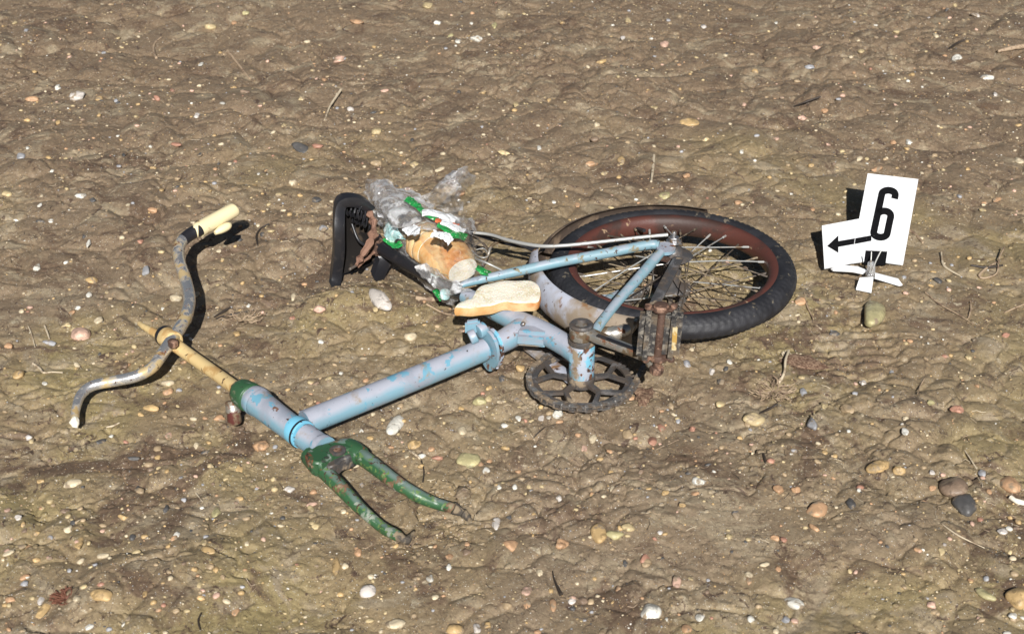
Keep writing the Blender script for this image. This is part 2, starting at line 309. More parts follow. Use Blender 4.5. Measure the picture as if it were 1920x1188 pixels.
def sweep(cs, rs, n=20, prof=None, capped=True, up=Vector((0, 0, 1)), jit=0, seed=0):
    """section swept along points; prof = list of (a,b) unit section, else a circle. rs: radius or (ra,rb)"""
    cs = [Vector(c) for c in cs]; v = []; f = []
    if prof is None: prof = [(math.cos(2*math.pi*i/n), math.sin(2*math.pi*i/n)) for i in range(n)]
    n = len(prof); rg = random.Random(seed)
    for i, c in enumerate(cs):
        t = (cs[min(i+1, len(cs)-1)]-cs[max(i-1, 0)]).normalized()
        u = up if abs(t.dot(up)) < .97 else Vector((0, 1, 0))
        s = t.cross(u).normalized(); q = s.cross(t).normalized()
        r = rs[i] if isinstance(rs, list) else rs
        ra, rb = r if isinstance(r, tuple) else (r, r)
        for a, b in prof:
            k = 1+jit*(rg.random()-.5); v.append(c+s*a*ra*k+q*b*rb*k)
    for i in range(len(cs)-1):
        for j in range(n):
            f.append((i*n+j, i*n+(j+1) % n, (i+1)*n+(j+1) % n, (i+1)*n+j))
    if capped: f.append(tuple(range(n))[::-1]); f.append(tuple((len(cs)-1)*n+j for j in range(n)))
    return v, f
def tubev(pts, n=20, sub=6, wob=0, seed=0, **k):
    """pts: (px,py,z,diameter px)"""
    q = []
    for a in pts:
        p = P(a[0], a[1], a[2]); q.append((p.x, p.y, p.z, a[3]/2/scl(p)))
    q = catmull(q, sub)
    rg = random.Random(seed)
    return sweep([x[:3] for x in q], [x[3]*(1+wob*(rg.random()-.5)) for x in q], n, **k)
def tube(name, pts, m, parent, **k):
    v, f = tubev(pts, **k); return link(name, v, f, m, parent)
def cyl(a, b, ra, rb=None, n=24, bev=.0015):
    a = Vector(a); b = Vector(b); t = (b-a).normalized(); rb = ra if rb is None else rb
    return sweep([a, a+t*bev*.3, a+t*bev, b-t*bev, b-t*bev*.3, b], [ra-bev, ra-bev*.3, ra, rb, rb-bev*.3, rb-bev], n)
def box(c, ax, ay, az, bev=.15):
    """rounded box, axes are half-extent vectors"""
    bm = bmesh.new(); bmesh.ops.create_cube(bm, size=2)
    M3 = Matrix((ax, ay, az)).transposed()
    for q in bm.verts: q.co = M3 @ q.co + Vector(c)
    if bev: bmesh.ops.bevel(bm, geom=bm.edges[:], offset=bev*min(ax.length, ay.length, az.length)*2, segments=2, affect='EDGES')
    v = [q.co.copy() for q in bm.verts]; bm.verts.index_update(); f = [tuple(x.index for x in q.verts) for q in bm.faces]; bm.free(); return v, f
def lathe(c, prof, n=64, a0=0, a1=2*math.pi, closed=True, mod=None):
    """prof (r,z) ring closed; axis is z through c"""
    c = Vector(c); full = abs(a1-a0-2*math.pi) < 1e-6; steps = n if full else n+1; v = []; f = []; k = len(prof)
    for i in range(steps):
        a = a0+(a1-a0)*i/n
        for j, (r, z) in enumerate(prof):
            if mod: r, z = mod(i, j, r, z)
            v.append(c+Vector((r*math.cos(a), r*math.sin(a), z)))
    for i in range(n):
        i2 = (i+1) % steps
        for j in range(k if closed else k-1): f.append((i*k+j, i*k+(j+1) % k, i2*k+(j+1) % k, i2*k+j))
    if not full and closed: f.append(tuple(range(k))); f.append(tuple(n*k+j for j in range(k))[::-1])
    return v, f

# ------------------------------------------------------------------ the ground
def axis(lo, hi, d0, d1, out):
    a = [lo]; 
    while a[-1] < hi:
        t = (a[-1]-lo)/(hi-lo); a.append(a[-1]+d0+(d1-d0)*t)
    s = .01; b = [a[-1]]
    while b[-1] < out: s *= 1.5; b.append(b[-1]+s)
    s = .01; c = [a[0]]
    while c[-1] > -out: s *= 1.5; c.append(c[-1]-s)
    return np.array(c[1:][::-1]+a+b[1:])
xs = axis(-1.5, 1.5, .0030, .0030, 60); ys = axis(-.98, 1.95, .0025, .0048, 60)
X, Y = np.meshgrid(xs, ys); Z = Hf(X.ravel(), Y.ravel())
co = np.stack([X.ravel(), Y.ravel(), Z], 1)
nx = len(xs); ny = len(ys); ii = (np.arange(ny-1)[:, None]*nx+np.arange(nx-1)[None, :]).ravel()
fc = np.stack([ii, ii+1, ii+nx+1, ii+nx], 1)
me = bpy.data.meshes.new('ground'); me.vertices.add(len(co)); me.vertices.foreach_set('co', co.ravel())
me.loops.add(fc.size); me.loops.foreach_set('vertex_index', fc.ravel().astype(np.int32))
me.polygons.add(len(fc)); me.polygons.foreach_set('loop_start', np.arange(0, fc.size, 4, dtype=np.int32))
try: me.polygons.foreach_set('loop_total', np.full(len(fc), 4, dtype=np.int32))
except Exception: pass
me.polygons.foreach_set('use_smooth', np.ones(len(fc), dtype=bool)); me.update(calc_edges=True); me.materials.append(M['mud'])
ground = bpy.data.objects.new('ground', me); COL.objects.link(ground); ground['kind'] = 'structure'

# ------------------------------------------------------------------ the bicycle
ZW = .068                                           # height of the wheel's plane
WC = P(1260, 508, ZW)
bike = thing('folding_bicycle', P(1000, 660, 0), "old pale blue folding bicycle lying on its side in mud, front wheel missing", 'bicycle')
# main tube, head tube
tube('main_tube', [(572, 792, .066, 48), (700, 741, .07, 46), (800, 700, .074, 45), (908, 655, .078, 43)], M['frame'], bike, n=32)
ht = tube('head_tube', [(472, 746, .066, 52), (480, 751, .066, 58), (486, 755, .066, 57), (492, 760, .066, 53), (540, 797, .064, 50), (556, 808, .064, 50)], M['frame'], bike, n=32)
tube('painted_band', [(552, 803, .064, 53), (557, 806.5, .064, 56), (566, 813, .064, 56), (569, 815, .064, 54)], M['bluepaint'], ht, n=32, sub=2)
tube('lower_cup', [(568, 815, .064, 46), (571, 817, .063, 50), (597, 834, .062, 48), (602, 838, .062, 53), (609, 843, .062, 53)], M['frame'], ht, n=32, sub=3)
tube('bearing_ring', [(563.5, 812, .064, 57.5), (566, 813.5, .064, 57.5)], M['black'], ht, n=32)
q = P(545, 822, .058); mb = MB(); mb.add(*box(P(546, 816, .058), Vector((.010, -.008, 0)), Vector((.004, .006, -.003)), Vector((0, .004, .010)), .4)); mb.link('orange_patch', M['orange'], ht)
hs = tube('headset', [(449, 731, .068, 44), (453, 734, .068, 52), (462, 741, .067, 57), (470, 745, .067, 57), (473, 747, .067, 50)], M['green2'], bike, n=28, sub=4)
tube('lock_nut', [(443, 727, .069, 30), (446, 729, .069, 36), (452, 733, .069, 36)], M['black'], hs, n=8, sub=2)
mb = MB(); mb.add(*cyl(P(437, 766, .045), P(440, 790, .020), .010, .0115, 20)); mb.link('reflector_lamp', M['redgrime'], bike)
mb = MB(); mb.add(*cyl(P(436, 752, .052), P(438, 775, .036), .0115, .0122, 20)); mb.link('lamp_bracket', M['crank'], bike)
# stem and handlebar
st = tube('stem', [(446, 730, .067, 26), (400, 697, .056, 25), (350, 662, .050, 25), (328, 646, .054, 26), (320, 640, .056, 28), (308, 633, .052, 30)], M['cream'], bike, n=24)
tube('expander_rod', [(312, 635, .043, 20), (295, 626, .042, 17), (280, 618, .040, 14), (268, 611, .037, 11), (262, 606, .034, 9)], M['cream'], st, n=14, wob=.15)
hb = tube('handlebar', [(141, 790, 0.0114, 15), (142, 768, 0.0164, 17), (151, 741, 0.0232, 19), (173, 723, 0.0300, 20), (215, 714, 0.0350, 21), (255, 705, 0.0412, 22), (285, 689, 0.0474, 22), (303, 665, 0.0536, 23),
     (320, 640, 0.0586, 24), (338, 613, 0.0623, 24), (351, 585, 0.0660, 24), (355, 558, 0.0703, 23), (348, 525, 0.0759, 23), (338, 495, 0.0821, 22), (335, 472, 0.0871, 22), (341, 452, 0.0920, 22), (357, 439, 0.0958, 22), (380, 427, 0.1001, 22)], M['chrome'], bike, n=24)
tube('black_sleeve', [(343, 450, 0.0920, 23.5), (357, 439, 0.0958, 24), (372, 431, 0.0989, 25), (380, 427, 0.1001, 25)], M['black'], hb, n=20)
tube('grip', [(372, 432, 0.0989, 27), (374, 430, 0.0995, 30), (400, 415, 0.1032, 29), (425, 401, 0.1069, 28), (438, 394, 0.1082, 27), (441, 392, 0.1088, 22)], M['grip'], hb, n=20)
tube('grip_shard', [(403, 437, 0.0896, 8), (415, 430, 0.0920, 16), (428, 423, 0.0945, 15), (432, 419, 0.0958, 5)], M['grip'], hb, n=8, sub=3)
tube('broken_end_plug', [(134, 784, 0.0164, 12), (138, 787, 0.0139, 20), (141, 795, 0.0102, 16), (140, 801, 0.0065, 15)], M['whiteplastic'], hb, n=7, sub=2, wob=.4, seed=3)
cl = P(319, 639, .050); cs_ = scl(cl)
d1 = (P(400, 697, .056)-P(350, 662, .048)).normalized()
mb = MB(); mb.add(*cyl(cl-d1*.022+Vector((0, 0, .003)), cl-d1*.012+Vector((0, 0, .003)), .0176, n=28)); mb.link('clamp_band', M['black'], st)
mb = MB(); mb.add(*cyl(cl-d1*.014+Vector((0, 0, .004)), cl+d1*.016+Vector((0, 0, .004)), .0172, n=28, bev=.003)); mb.link('clamp', M['cream'], st)
bp = P(325, 641, .071); mb = MB(); mb.add(*cyl(bp-Vector((0, .004, .006)), bp+Vector((0, -.004, .006)), .0085, n=6)); mb.link('clamp_bolt', M['rust'], st)
# fork
fk = tube('fork_crown', [(590, 860, .056, 36), (606, 853, .058, 40), (628, 846, .060, 40), (648, 842, .061, 42), (664, 842, .062, 38)], M['green'], bike, n=16)
def slab(name, px, z, th, m, parent, bev=.003):
    bm = bmesh.new(); vs = [bm.verts.new(P(a, b, z)) for a, b in px]; f = bm.faces.new(vs); e = bmesh.ops.extrude_face_region(bm, geom=[f])
    bmesh.ops.translate(bm, verts=[q for q in e['geom'] if isinstance(q, bmesh.types.BMVert)], vec=(0, 0, -th)); bmesh.ops.bevel(bm, geom=bm.edges[:], offset=bev, segments=3, affect='EDGES')
    v = [q.co.copy() for q in bm.verts]; bm.verts.index_update(); ff = [tuple(x.index for x in q.verts) for q in bm.faces]; bm.free(); return link(name, v, ff, m, parent)
slab('crown_lug', [(570, 846), (594, 832), (622, 827), (648, 819), (668, 827), (672, 838), (650, 843), (630, 850), (614, 860), (600, 868), (578, 864)], .076, .024, M['green2'], fk, .004)
tube('dropout', [(742, 1001, 0.0280, 21), (754, 1009, 0.0250, 20), (763, 1012, 0.0230, 15), (770, 1004, 0.0240, 9), (776, 997, 0.0240, 6)], M['muddy'], fk, n=9, wob=.5, seed=4, sub=3)
tube('dropout', [(850, 952, 0.0370, 21), (864, 959, 0.0310, 20), (874, 966, 0.0280, 16), (881, 975, 0.0260, 10)], M['muddy'], fk, n=9, wob=.5, seed=6, sub=3)
slab('crown_web', [(606, 864), (628, 850), (655, 842), (668, 846), (658, 856), (642, 860), (632, 870), (616, 876)], .068, .022, M['greasy'], fk, .003)
mb = MB(); c0 = P(633, 843, .0768); mb.add(*lathe(c0, [(.0065, -.003), (.012, -.003), (.0125, .0005), (.010, .0018), (.0065, .0006)], 24)); mb.link('crown_hole_rim', M['greasy'], fk)
mb = MB(); mb.add(*cyl(c0-Vector((0, 0, .004)), c0+Vector((0, 0, -.0002)), .0075, n=16)); mb.link('crown_bolt', M['rust'], fk)
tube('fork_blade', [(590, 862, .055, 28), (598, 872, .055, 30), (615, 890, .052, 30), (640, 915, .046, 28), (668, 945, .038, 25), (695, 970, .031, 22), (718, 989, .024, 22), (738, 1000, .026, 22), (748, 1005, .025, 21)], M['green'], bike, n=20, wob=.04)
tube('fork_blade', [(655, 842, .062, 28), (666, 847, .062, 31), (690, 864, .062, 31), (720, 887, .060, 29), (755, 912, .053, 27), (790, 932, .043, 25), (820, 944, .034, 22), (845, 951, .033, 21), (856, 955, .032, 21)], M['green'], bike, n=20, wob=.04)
mb = MB(); mb.add(*tubev([(580, 853, .056, 37), (588, 862, .056, 39), (600, 876, .055, 38), (603, 879, .055, 33)], n=10, sub=2)); mb.link('blade_socket', M['green2'], fk)
mb = MB(); mb.add(*tubev([(652, 838, .063, 38), (660, 843, .063, 41), (676, 854, .062, 39), (679, 856, .062, 34)], n=10, sub=2)); mb.link('blade_socket', M['green2'], fk)
# hinge
hg = P(921, 650, .08); t1 = (P(908, 655, .078)-P(800, 700, .074)).normalized(); s1 = Vector((-t1.y, t1.x, 0))
def plate(c, n, up, prof, th):
    n = n.normalized(); up = (up-n*up.dot(n)).normalized(); s = n.cross(up); v = []; k = len(prof)
    for q in (-th/2, th/2):
        for a, b in prof: v.append(c+n*q+s*a+up*b)
    f = [tuple(range(k))[::-1], tuple(range(k, 2*k))]+[(i, (i+1) % k, k+(i+1) % k, k+i) for i in range(k)]
    return v, f
egg = [((.028+.006*math.cos(a))*math.sin(a), .038*math.cos(a)) for a in [2*math.pi*i/28 for i in range(28)]]
mb = MB(); mb.add(*plate(hg-t1*.006+Vector((0, 0, -.004)), t1, Vector((0, 0, 1)), egg, .005)); hj = mb.link('hinge_flange', M['frame'], bike)
mb = MB(); mb.add(*plate(hg+t1*.003+Vector((0, 0, -.004)), t1, Vector((0, 0, 1)), [(a*.97, b*.97) for a, b in egg], .006)); mb.link('hinge_flange', M['frame_worn'], bike)
mb = MB(); mb.add(*cyl(P(893, 628, .108), P(880, 634, .104), .0115, n=20)); mb.add(*cyl(P(909, 615, .112), P(896, 622, .110), .012, n=20)); mb.add(*box(P(886, 612, .115), Vector((.012, 0, .002)), Vector((0, .006, 0)), Vector((0, 0, .012)), .3)); mb.link('hinge_bolt', M['frame'], bike)
mb = MB(); mb.add(*tubev([(905, 612, .11, 10), (925, 630, .10, 9), (934, 660, .072, 9), (932, 690, .045, 7)], n=10)); mb.link('hinge_lever', M['frame_worn'], bike)
tube('rear_tube_stub', [(925, 647, .08, 42), (945, 638, .082, 43), (968, 624, .085, 46), (985, 612, .087, 44)], M['frame'], bike, n=28)
sd = tube('seat_tube', [(1084, 664, .086, 43), (1060, 647, .088, 42), (1020, 624, .09, 43), (980, 606, .09, 42), (940, 588, .088, 38), (890, 563, .084, 33), (874, 555, .082, 31)], M['frame'], bike, n=28)
mb = MB(); mb.add(*box(P(1000, 630, .09), Vector((.028, -.004, 0)), Vector((.005, .015, 0)), Vector((0, 0, .014)), .25)); mb.link('gusset', M['frame'], bike)
c0 = P(981, 606, .112); mb = MB(); mb.add(*cyl(c0-Vector((0, 0, .003)), c0+Vector((0, 0, .002)), .004, n=10)); mb.link('gusset_rivet', M['steel'], bike)
tube('seat_post', [(880, 560, .078, 21), (820, 530, .070, 21), (770, 499, .062, 23), (735, 478, .058, 24), (706, 460, .054, 25)], M['black'], bike, n=24)
# bottom bracket, chainring, cranks
BB = P(1090, 712, .034)
def zt(z0, z1, r0, r1=None, n=28, c=BB): return cyl((c.x, c.y, z0), (c.x, c.y, z1), r0, r1, n)
mb = MB(); mb.add(*zt(.040, .108, .0205)); bb = mb.link('bottom_bracket', M['frame_worn'], bike)
mb = MB(); mb.add(*zt(.104, .116, .0225, n=30)); mb.add(*zt(.112, .124, .014)); mb.link('bearing_cup', M['greasy'], bb)
mb = MB(); mb.add(*zt(.034, .044, .0225)); mb.link('bearing_cup', M['greasy'], bb)
RC = .0845
mb = MB(); mb.add(*lathe((BB.x, BB.y, .034), [(.071, -.002), (RC-.003, -.002), (RC-.003, .002), (.071, .002)], 96))
mb.add(*zt(.026, .040, .021))
for k in range(46):
    a = 2*math.pi*k/46; u = Vector((math.cos(a), math.sin(a), 0)); t = Vector((-u.y, u.x, 0)); mb.add(*box(Vector((BB.x, BB.y, .034))+u*(RC-.001), u*.0045, t*.0026, Vector((0, 0, .0017)), .3))
cr = mb.link('chainring', M['greasy'], bike)
for k in range(5):
    a = R(18+72*k); u = Vector((math.cos(a), math.sin(a), 0)); C0 = Vector((BB.x, BB.y, .0345)); mb = MB()
    mb.add(*sweep([C0+u*.018, C0+u*.050], [(.0052, .0032), (.0040, .0028)], prof=[(-1, -1), (1, -1), (1, 1), (-1, 1)]))
    for sg in (-1, 1):
        a2 = a+sg*R(21); u2 = Vector((math.cos(a2), math.sin(a2), 0))
        mb.add(*sweep([C0+u*.046+Vector((0, 0, .0006*sg)), C0+u2*.073+Vector((0, 0, .0006*sg))], [(.0034, .0028), (.0040, .0028)], prof=[(-1, -1), (1, -1), (1, 1), (-1, 1)]))
    mb.link('chainring_arm', M['greasy'], cr)
# chain: belt round both sprockets
A = Vector((BB.x, BB.y)); B = Vector((WC.x, WC.y)); r1, r2 = RC, .030; dv = B-A; D = dv.length; th = math.atan2(dv.y, dv.x); al = math.acos((r1-r2)/D)
path = []
n1 = 200
for i in range(n1+1):
    a = th+al+(2*math.pi-2*al)*i/n1; path.append(A+Vector((math.cos(a), math.sin(a)))*r1)
for i in range(n1+1):
    a = th-al+2*al*i/n1; path.append(B+Vector((math.cos(a), math.sin(a)))*r2)
path.append(path[0]); L = [0]
for i in range(1, len(path)): L.append(L[-1]+(path[i]-path[i-1]).length)
nl = int(L[-1]/.0127); mb = MB(); rg = random.Random(5); pts = []
for k in range(nl+1):
    s = L[-1]*k/nl; i = max(j for j in range(len(L)) if L[j] <= s+1e-9); i = min(i, len(path)-2); t = (s-L[i])/max(L[i+1]-L[i], 1e-9); p = path[i].lerp(path[i+1], t); pts.append(Vector((p.x, p.y, .034)))
for k in range(nl):
    a, b = pts[k], pts[k+1]; c = (a+b)/2; t = (b-a).normalized(); s = Vector((-t.y, t.x, 0)); o = .0046 if k % 2 else .0026
    for sg in (-1, 1): mb.add(*box(c+Vector((0, 0, sg*o)), t*.0072, s*.0048, Vector((0, 0, .0007)), .3))
    mb.add(*cyl(a-Vector((0, 0, .0056)), a+Vector((0, 0, .0056)), .0027, n=8, bev=.0005))
mb.link('chain', M['chainsteel'], bike)
def crank(a, b, r0, r1, th, name, m):
    a = Vector(a); b = Vector(b); t = (b-a).normalized(); mb = MB()
    oct_ = [(math.copysign(abs(math.cos(q))**.5, math.cos(q)), math.copysign(abs(math.sin(q))**.5, math.sin(q))) for q in [2*math.pi*i/16 for i in range(16)]]
    mb.add(*sweep([a, a.lerp(b, .15), a.lerp(b, .5), a.lerp(b, .92), b], [(r0, th), (r0*.85, th*.95), (r1*1.05, th*.8), (r1, th*.8), (r1, th*.8)], prof=oct_))
    mb.add(*cyl(a-Vector((0, 0, th*1.5)), a+Vector((0, 0, th*1.05)), .019, n=24)); mb.add(*cyl(b-Vector((0, 0, th*1.1)), b+Vector((0, 0, th*1.1)), .013, n=20))
    return mb.link(name, m, bike)
lc = crank(P(1090, 620, .132), P(1226, 674, .132), .012, .0085, .0085, 'crank_arm', M['crank'])
mb = MB(); c0 = P(1090, 620, .132); mb.add(*lathe((c0.x, c0.y, .142), [(.009, -.003), (.0185, -.003), (.0195, .001), (.017, .004), (.0105, .003)], 28)); mb.link('cotter_boss', M['greasy'], lc)
g0, g1 = P(1120, 628, .1402), P(1205, 660, .1392); mb = MB(); mb.add(*sweep([g0, g1], [(.0030, .0014), (.0025, .0014)], prof=[(-1, -1), (1, -1), (1, 1), (-1, 1)])); mb.link('crank_groove', M['black'], lc)
c0 = P(1077, 622, .128); mb = MB(); mb.add(*cyl(c0+Vector((0, -.003, 0)), c0+Vector((0, .004, 0)), .0045, n=12)); mb.link('cotter_pin', M['rust'], lc)
mb = MB(); a_ = Vector((BB.x, BB.y, .022)); b_ = P(990, 650, .020); mb.add(*sweep([a_, b_], [(.011, .005), (.009, .005)], prof=[(-1, -.6), (-.6, -1), (.6, -1), (1, -.6), (1, .6), (.6, 1), (-.6, 1), (-1, .6)])); mb.link('crank_arm', M['fender'], bike)
# pedal
PB = P(1232, 678, .138); pd = None
mb = MB(); mb.add(*cyl((PB.x, PB.y, .128), (PB.x+.004, PB.y, .238), .0068, .0064, 20)); pd = mb.link('pedal', M['rust'], bike)
tx = Vector((1, -.12, 0)).normalized(); ty = Vector((.12, 1, 0)).normalized()
for z in (.146, .232):
    mb = MB(); mb.add(*box((PB.x+.002, PB.y, z), tx*.019, ty*.008, Vector((0, 0, .0018)), .4)); mb.add(*cyl((PB.x+.002, PB.y, z-.004), (PB.x+.002, PB.y, z+.006), .0135, .012, 18)); mb.link('end_plate', M['rust'], pd)
for sg in (-1, 1):
    c0 = Vector((PB.x+.002, PB.y, .189))+tx*.0190*sg+ty*(.002 if sg > 0 else -.004)
    v, f = box(c0, tx*.0132, ty*.017, Vector((.002, 0, .043)), .35); mb = MB(); mb.add(v, f); blk = mb.link('rubber_block', M['rubber'], pd)
    for e in (-1, 1):
        mb = MB(); mb.add(*cyl(c0+Vector((0, 0, e*.043)), c0+Vector((0, 0, e*.050)), .0055, n=12)); mb.link('block_nut', M['rust'], pd)
    if sg > 0:
        mb = MB(); mb.add(*box(c0+ty*-.0160+tx*.003, tx*.0042, ty*.0016, Vector((0, 0, .021)), .4)); mb.link('side_reflector', M['reflector'], blk)
mb = MB(); mb.add(*cyl((PB.x, PB.y, .118), (PB.x, PB.y, .130), .011, n=6)); mb.link('axle_nut', M['rust'], pd)
# rear wheel
wh = thing('rear_wheel', WC, '', 'x'); wh.parent = bike; wh.location = WC-ORG[bike.name]
for k in ('label', 'category'): del wh[k]
RT = 232/scl(WC)*1.0; RM = RT-.0225
tp = []
for j in range(36):
    a = 2*math.pi*j/36; tp.append((RM+.0225*math.cos(a), .0220*math.sin(a)))
def tread(i, j, r, z):
    if j <= 7 or j >= 29:
        jj = j if j <= 7 else j-36
        d = .0
        if jj in (-2, 2, -5, 5): d = -.0016
        elif abs(jj) > 2 and ((i+abs(jj)) // 2) % 2: d = -.0016
        elif abs(jj) < 2 and (i // 3) % 3 == 0: d = -.0014
        a = math.atan2(z, r-RM); r += d*math.cos(a); z += d*math.sin(a)
    elif j in (12, 24): z *= .93
    return r, z
v, f = lathe(WC, tp, 420, mod=tread); link('tyre', v, f, M['tyre'], wh)
RI = RM-.0215
v, f = lathe(WC, [(RI+.013, -.0165), (RI+.013, .0165), (RI+.009, .0195), (RI+.002, .0185), (RI-.003, .015), (RI-.006, .007), (RI-.0065, 0), (RI-.006, -.007), (RI-.003, -.015), (RI+.002, -.0185), (RI+.009, -.0195)], 160)
link('rim', v, f, M['rim'], wh)
mb = MB(); mb.add(*lathe(WC, [(.0, -.066), (.0045, -.066), (.0045, -.045), (.013, -.045), (.014, -.038), (.030, -.034), (.033, -.031), (.030, -.028), (.0175, -.024), (.0165, 0), (.0175, .024), (.032, .028), (.035, .031), (.031, .034), (.019, .038), (.017, .044), (.012, .048), (.010, .050), (.0, .050)], 40, closed=False))
mb.link('hub', M['greasy'], wh)
mb = MB(); mb.add(*cyl(WC+Vector((0, 0, .050)), WC+Vector((0, 0, .078)), .0042, n=14, bev=.0006)); mb.add(*cyl(WC+Vector((0, 0, .060)), WC+Vector((0, 0, .068)), .0095, n=6)); mb.add(*cyl(WC+Vector((0, 0, .056)), WC+Vector((0, 0, .060)), .0135, n=20)); mb.link('axle_nut', M['steel'], wh)
mb = MB(); mb.add(*lathe(WC, [(.018, -.036), (.030, -.036), (.030, -.033), (.018, -.033)], 36)); mb.link('sprocket', M['greasy'], wh)
rg = random.Random(11)
for k in range(36):
    side = 1 if k % 2 else -1; a = 2*math.pi*k/36+rg.uniform(-.01, .01); tw = (1 if (k//2) % 2 else -1)*R(62)
    h = WC+Vector((.031*math.cos(a+tw), .031*math.sin(a+tw), side*.031)); e = WC+Vector(((RI-.004)*math.cos(a), (RI-.004)*math.sin(a), side*.003))
    bend = Vector((rg.uniform(-1, 1), rg.uniform(-1, 1), rg.uniform(-1, 1)))*(.004 if rg.random() < .3 else .0005)
    mid = (h+e)/2+bend; mb = MB(); mb.add(*sweep([h, mid, e], .00115, 6)); u = (e-h).normalized(); mb.add(*sweep([e-u*.014, e+u*.003], .0021, 7))
    mb.link('spoke', M['wire'] if rg.random() < .34 else M['darkwire'], wh)
vs = P(1206, 402, .075); mb = MB(); mb.add(*sweep([WC+Vector((RI*math.cos(R(108)), RI*math.sin(R(108)), .0)), WC+Vector(((RI-.035)*math.cos(R(107)), (RI-.035)*math.sin(R(107)), .012))], .0035, 10)); mb.link('valve', M['black'], wh)
# mudguard: a curved blade round the left side of the wheel
def guard(a0, a1, Rg, off, name, m, wz=.027, n=90):
    prof = []
    for j in range(13):
        t = -1+2*j/12; prof.append((Rg-.016*t*t*1.0, wz*math.sin(t*1.35)/math.sin(1.35)))
    prof += [(r-.0016, z) for r, z in prof[::-1]]
    v, f = lathe(WC+off, prof, n, a0, a1); return link(name, v, f, m, bike)
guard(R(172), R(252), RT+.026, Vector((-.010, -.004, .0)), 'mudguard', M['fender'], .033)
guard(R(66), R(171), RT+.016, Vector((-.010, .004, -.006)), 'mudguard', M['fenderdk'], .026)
# stays
tube('seat_stay', [(862, 536, .092, 10), (885, 528, .096, 15), (960, 511, .104, 18), (1050, 491, .114, 19), (1140, 474, .122, 19), (1215, 459, .128, 18), (1236, 460, .128, 18)], M['stay'], bike, n=18)
tube('chain_stay', [(1112, 628, .092, 20), (1126, 606, .098, 19), (1160, 563, .108, 19), (1200, 518, .118, 20), (1224, 490, .124, 20), (1238, 474, .128, 18)], M['stay'], bike, n=18)
tube('chain_stay', [(1095, 625, .052, 16), (1140, 560, .030, 15), (1185, 553, .018, 12), (1262, 553, .014, 12)], M['stay'], bike, n=14)
tube('seat_stay', [(870, 560, .06, 14), (1000, 545, .025, 12), (1125, 558, .016, 12), (1160, 549, .015, 12)], M['stay'], bike, n=14)
dz = P(1246, 466, .126); mb = MB(); mb.add(*plate(dz, Vector((0, 0, 1)), Vector((0, 1, 0)), [(.016*math.cos(a)*(1.2 if math.cos(a) < 0 else .9), .020*math.sin(a)) for a in [2*math.pi*i/20 for i in range(20)]], .006)); mb.link('dropout', M['frame'], bike)
mb = MB(); mb.add(*box(P(1240, 484, .118), Vector((.014, -.007, 0)), Vector((.004, .006, 0)), Vector((0, 0, .003)), .4)); mb.link('dropout_washer', M['rust'], bike)
tube('mudguard_stay', [(1252, 440, .137, 7), (1200, 445, .134, 7), (1120, 454, .126, 7), (1060, 460, .12, 7), (1012, 461, .115, 7), (960, 452, .108, 7), (920, 440, .102, 6), (888, 436, .10, 6)], M['wire'], bike, n=10)
kb = MB(); a_, b_ = P(1272, 484, .118), P(1222, 580, .115); kb.add(*sweep([a_, a_.lerp(b_, .5), b_], [(.0085, .003), (.0095, .003), (.008, .003)], prof=[(-1, -.5), (-.7, -1), (.7, -1), (1, -.5), (1, .5), (.7, 1), (-.7, 1), (-1, .5)])); kb.link('brake_arm', M['greasy'], bike)
tube('kickstand_plate', [(1118, 625, .075, 18), (1140, 625, .078, 26), (1165, 622, .080, 28), (1190, 607, .084, 18), (1212, 592, .090, 10)], M['crank'], bike, n=12, wob=.2, seed=2)
for nm, pts, m in (('rack_wire', [(872, 432, .10, 6), (920, 443, .09, 6), (965, 455, .07, 6), (1000, 470, .05, 6)], 'black'), ('rack_wire', [(884, 436, .09, 6), (930, 452, .07, 6), (975, 462, .05, 6), (1008, 466, .04, 6)], 'black'),
    ('rack_wire', [(905, 497, .04, 6), (915, 478, .05, 6), (925, 458, .07, 6), (960, 446, .09, 5)], 'crank'), ('rack_wire', [(885, 482, .08, 4), (915, 494, .08, 4), (952, 512, .06, 4)], 'wire'),
    ('brake_cable', [(880, 440, .06, 3), (900, 452, .06, 3), (912, 468, .05, 3), (895, 475, .05, 3), (888, 462, .055, 3), (905, 455, .06, 3), (918, 472, .04, 3)], 'darkwire'),
    ('brake_cable', [(885, 470, .05, 2), (900, 482, .05, 2), (915, 480, .05, 2), (908, 466, .05, 2), (893, 468, .05, 2)], 'wire'),
    ('rack_wire', [(745, 470, .05, 9), (780, 500, .04, 9), (815, 530, .03, 8)], 'crank')):
    tube(nm, pts, M[m], bike, n=8)
# saddle (seen from below)
def strip(name, pts, width, th, m, parent, sub=6, wdir=None):
    q = catmull([tuple(P(a, b, z)) for a, b, z in pts], sub); mb = MB(); v = []; f = []; n = len(q)
    for i, c in enumerate(q):
        c = Vector(c); t = (Vector(q[min(i+1, n-1)])-Vector(q[max(i-1, 0)])).normalized(); s = t.cross(wdir).normalized()
        prof = [(0, -1), (.04, -1.6), (.12, -1), (1, -1), (1, 1), (.12, 1), (.04, 1.6), (0, 1), (-.02, 0)]
        for a, b in prof: v.append(c+wdir*a*width+s*b*th/2)
    k = 9
    for i in range(n-1):
        for j in range(k): f.append((i*k+j, i*k+(j+1) % k, (i+1)*k+(j+1) % k, (i+1)*k+j))
    f += [tuple(range(k)), tuple((n-1)*k+j for j in range(k))]
    mb.add(v, f); return mb.link(name, m, parent)
wd = Vector((-.35, .93, .10)).normalized()
sad = strip('saddle', [(697, 396, .130), (680, 384, .150), (655, 380, .160), (640, 390, .152), (637, 432, .118), (637, 475, .070), (632, 520, .018), (629, 545, .0)], .026, .012, M['black'], bike, wdir=wd)
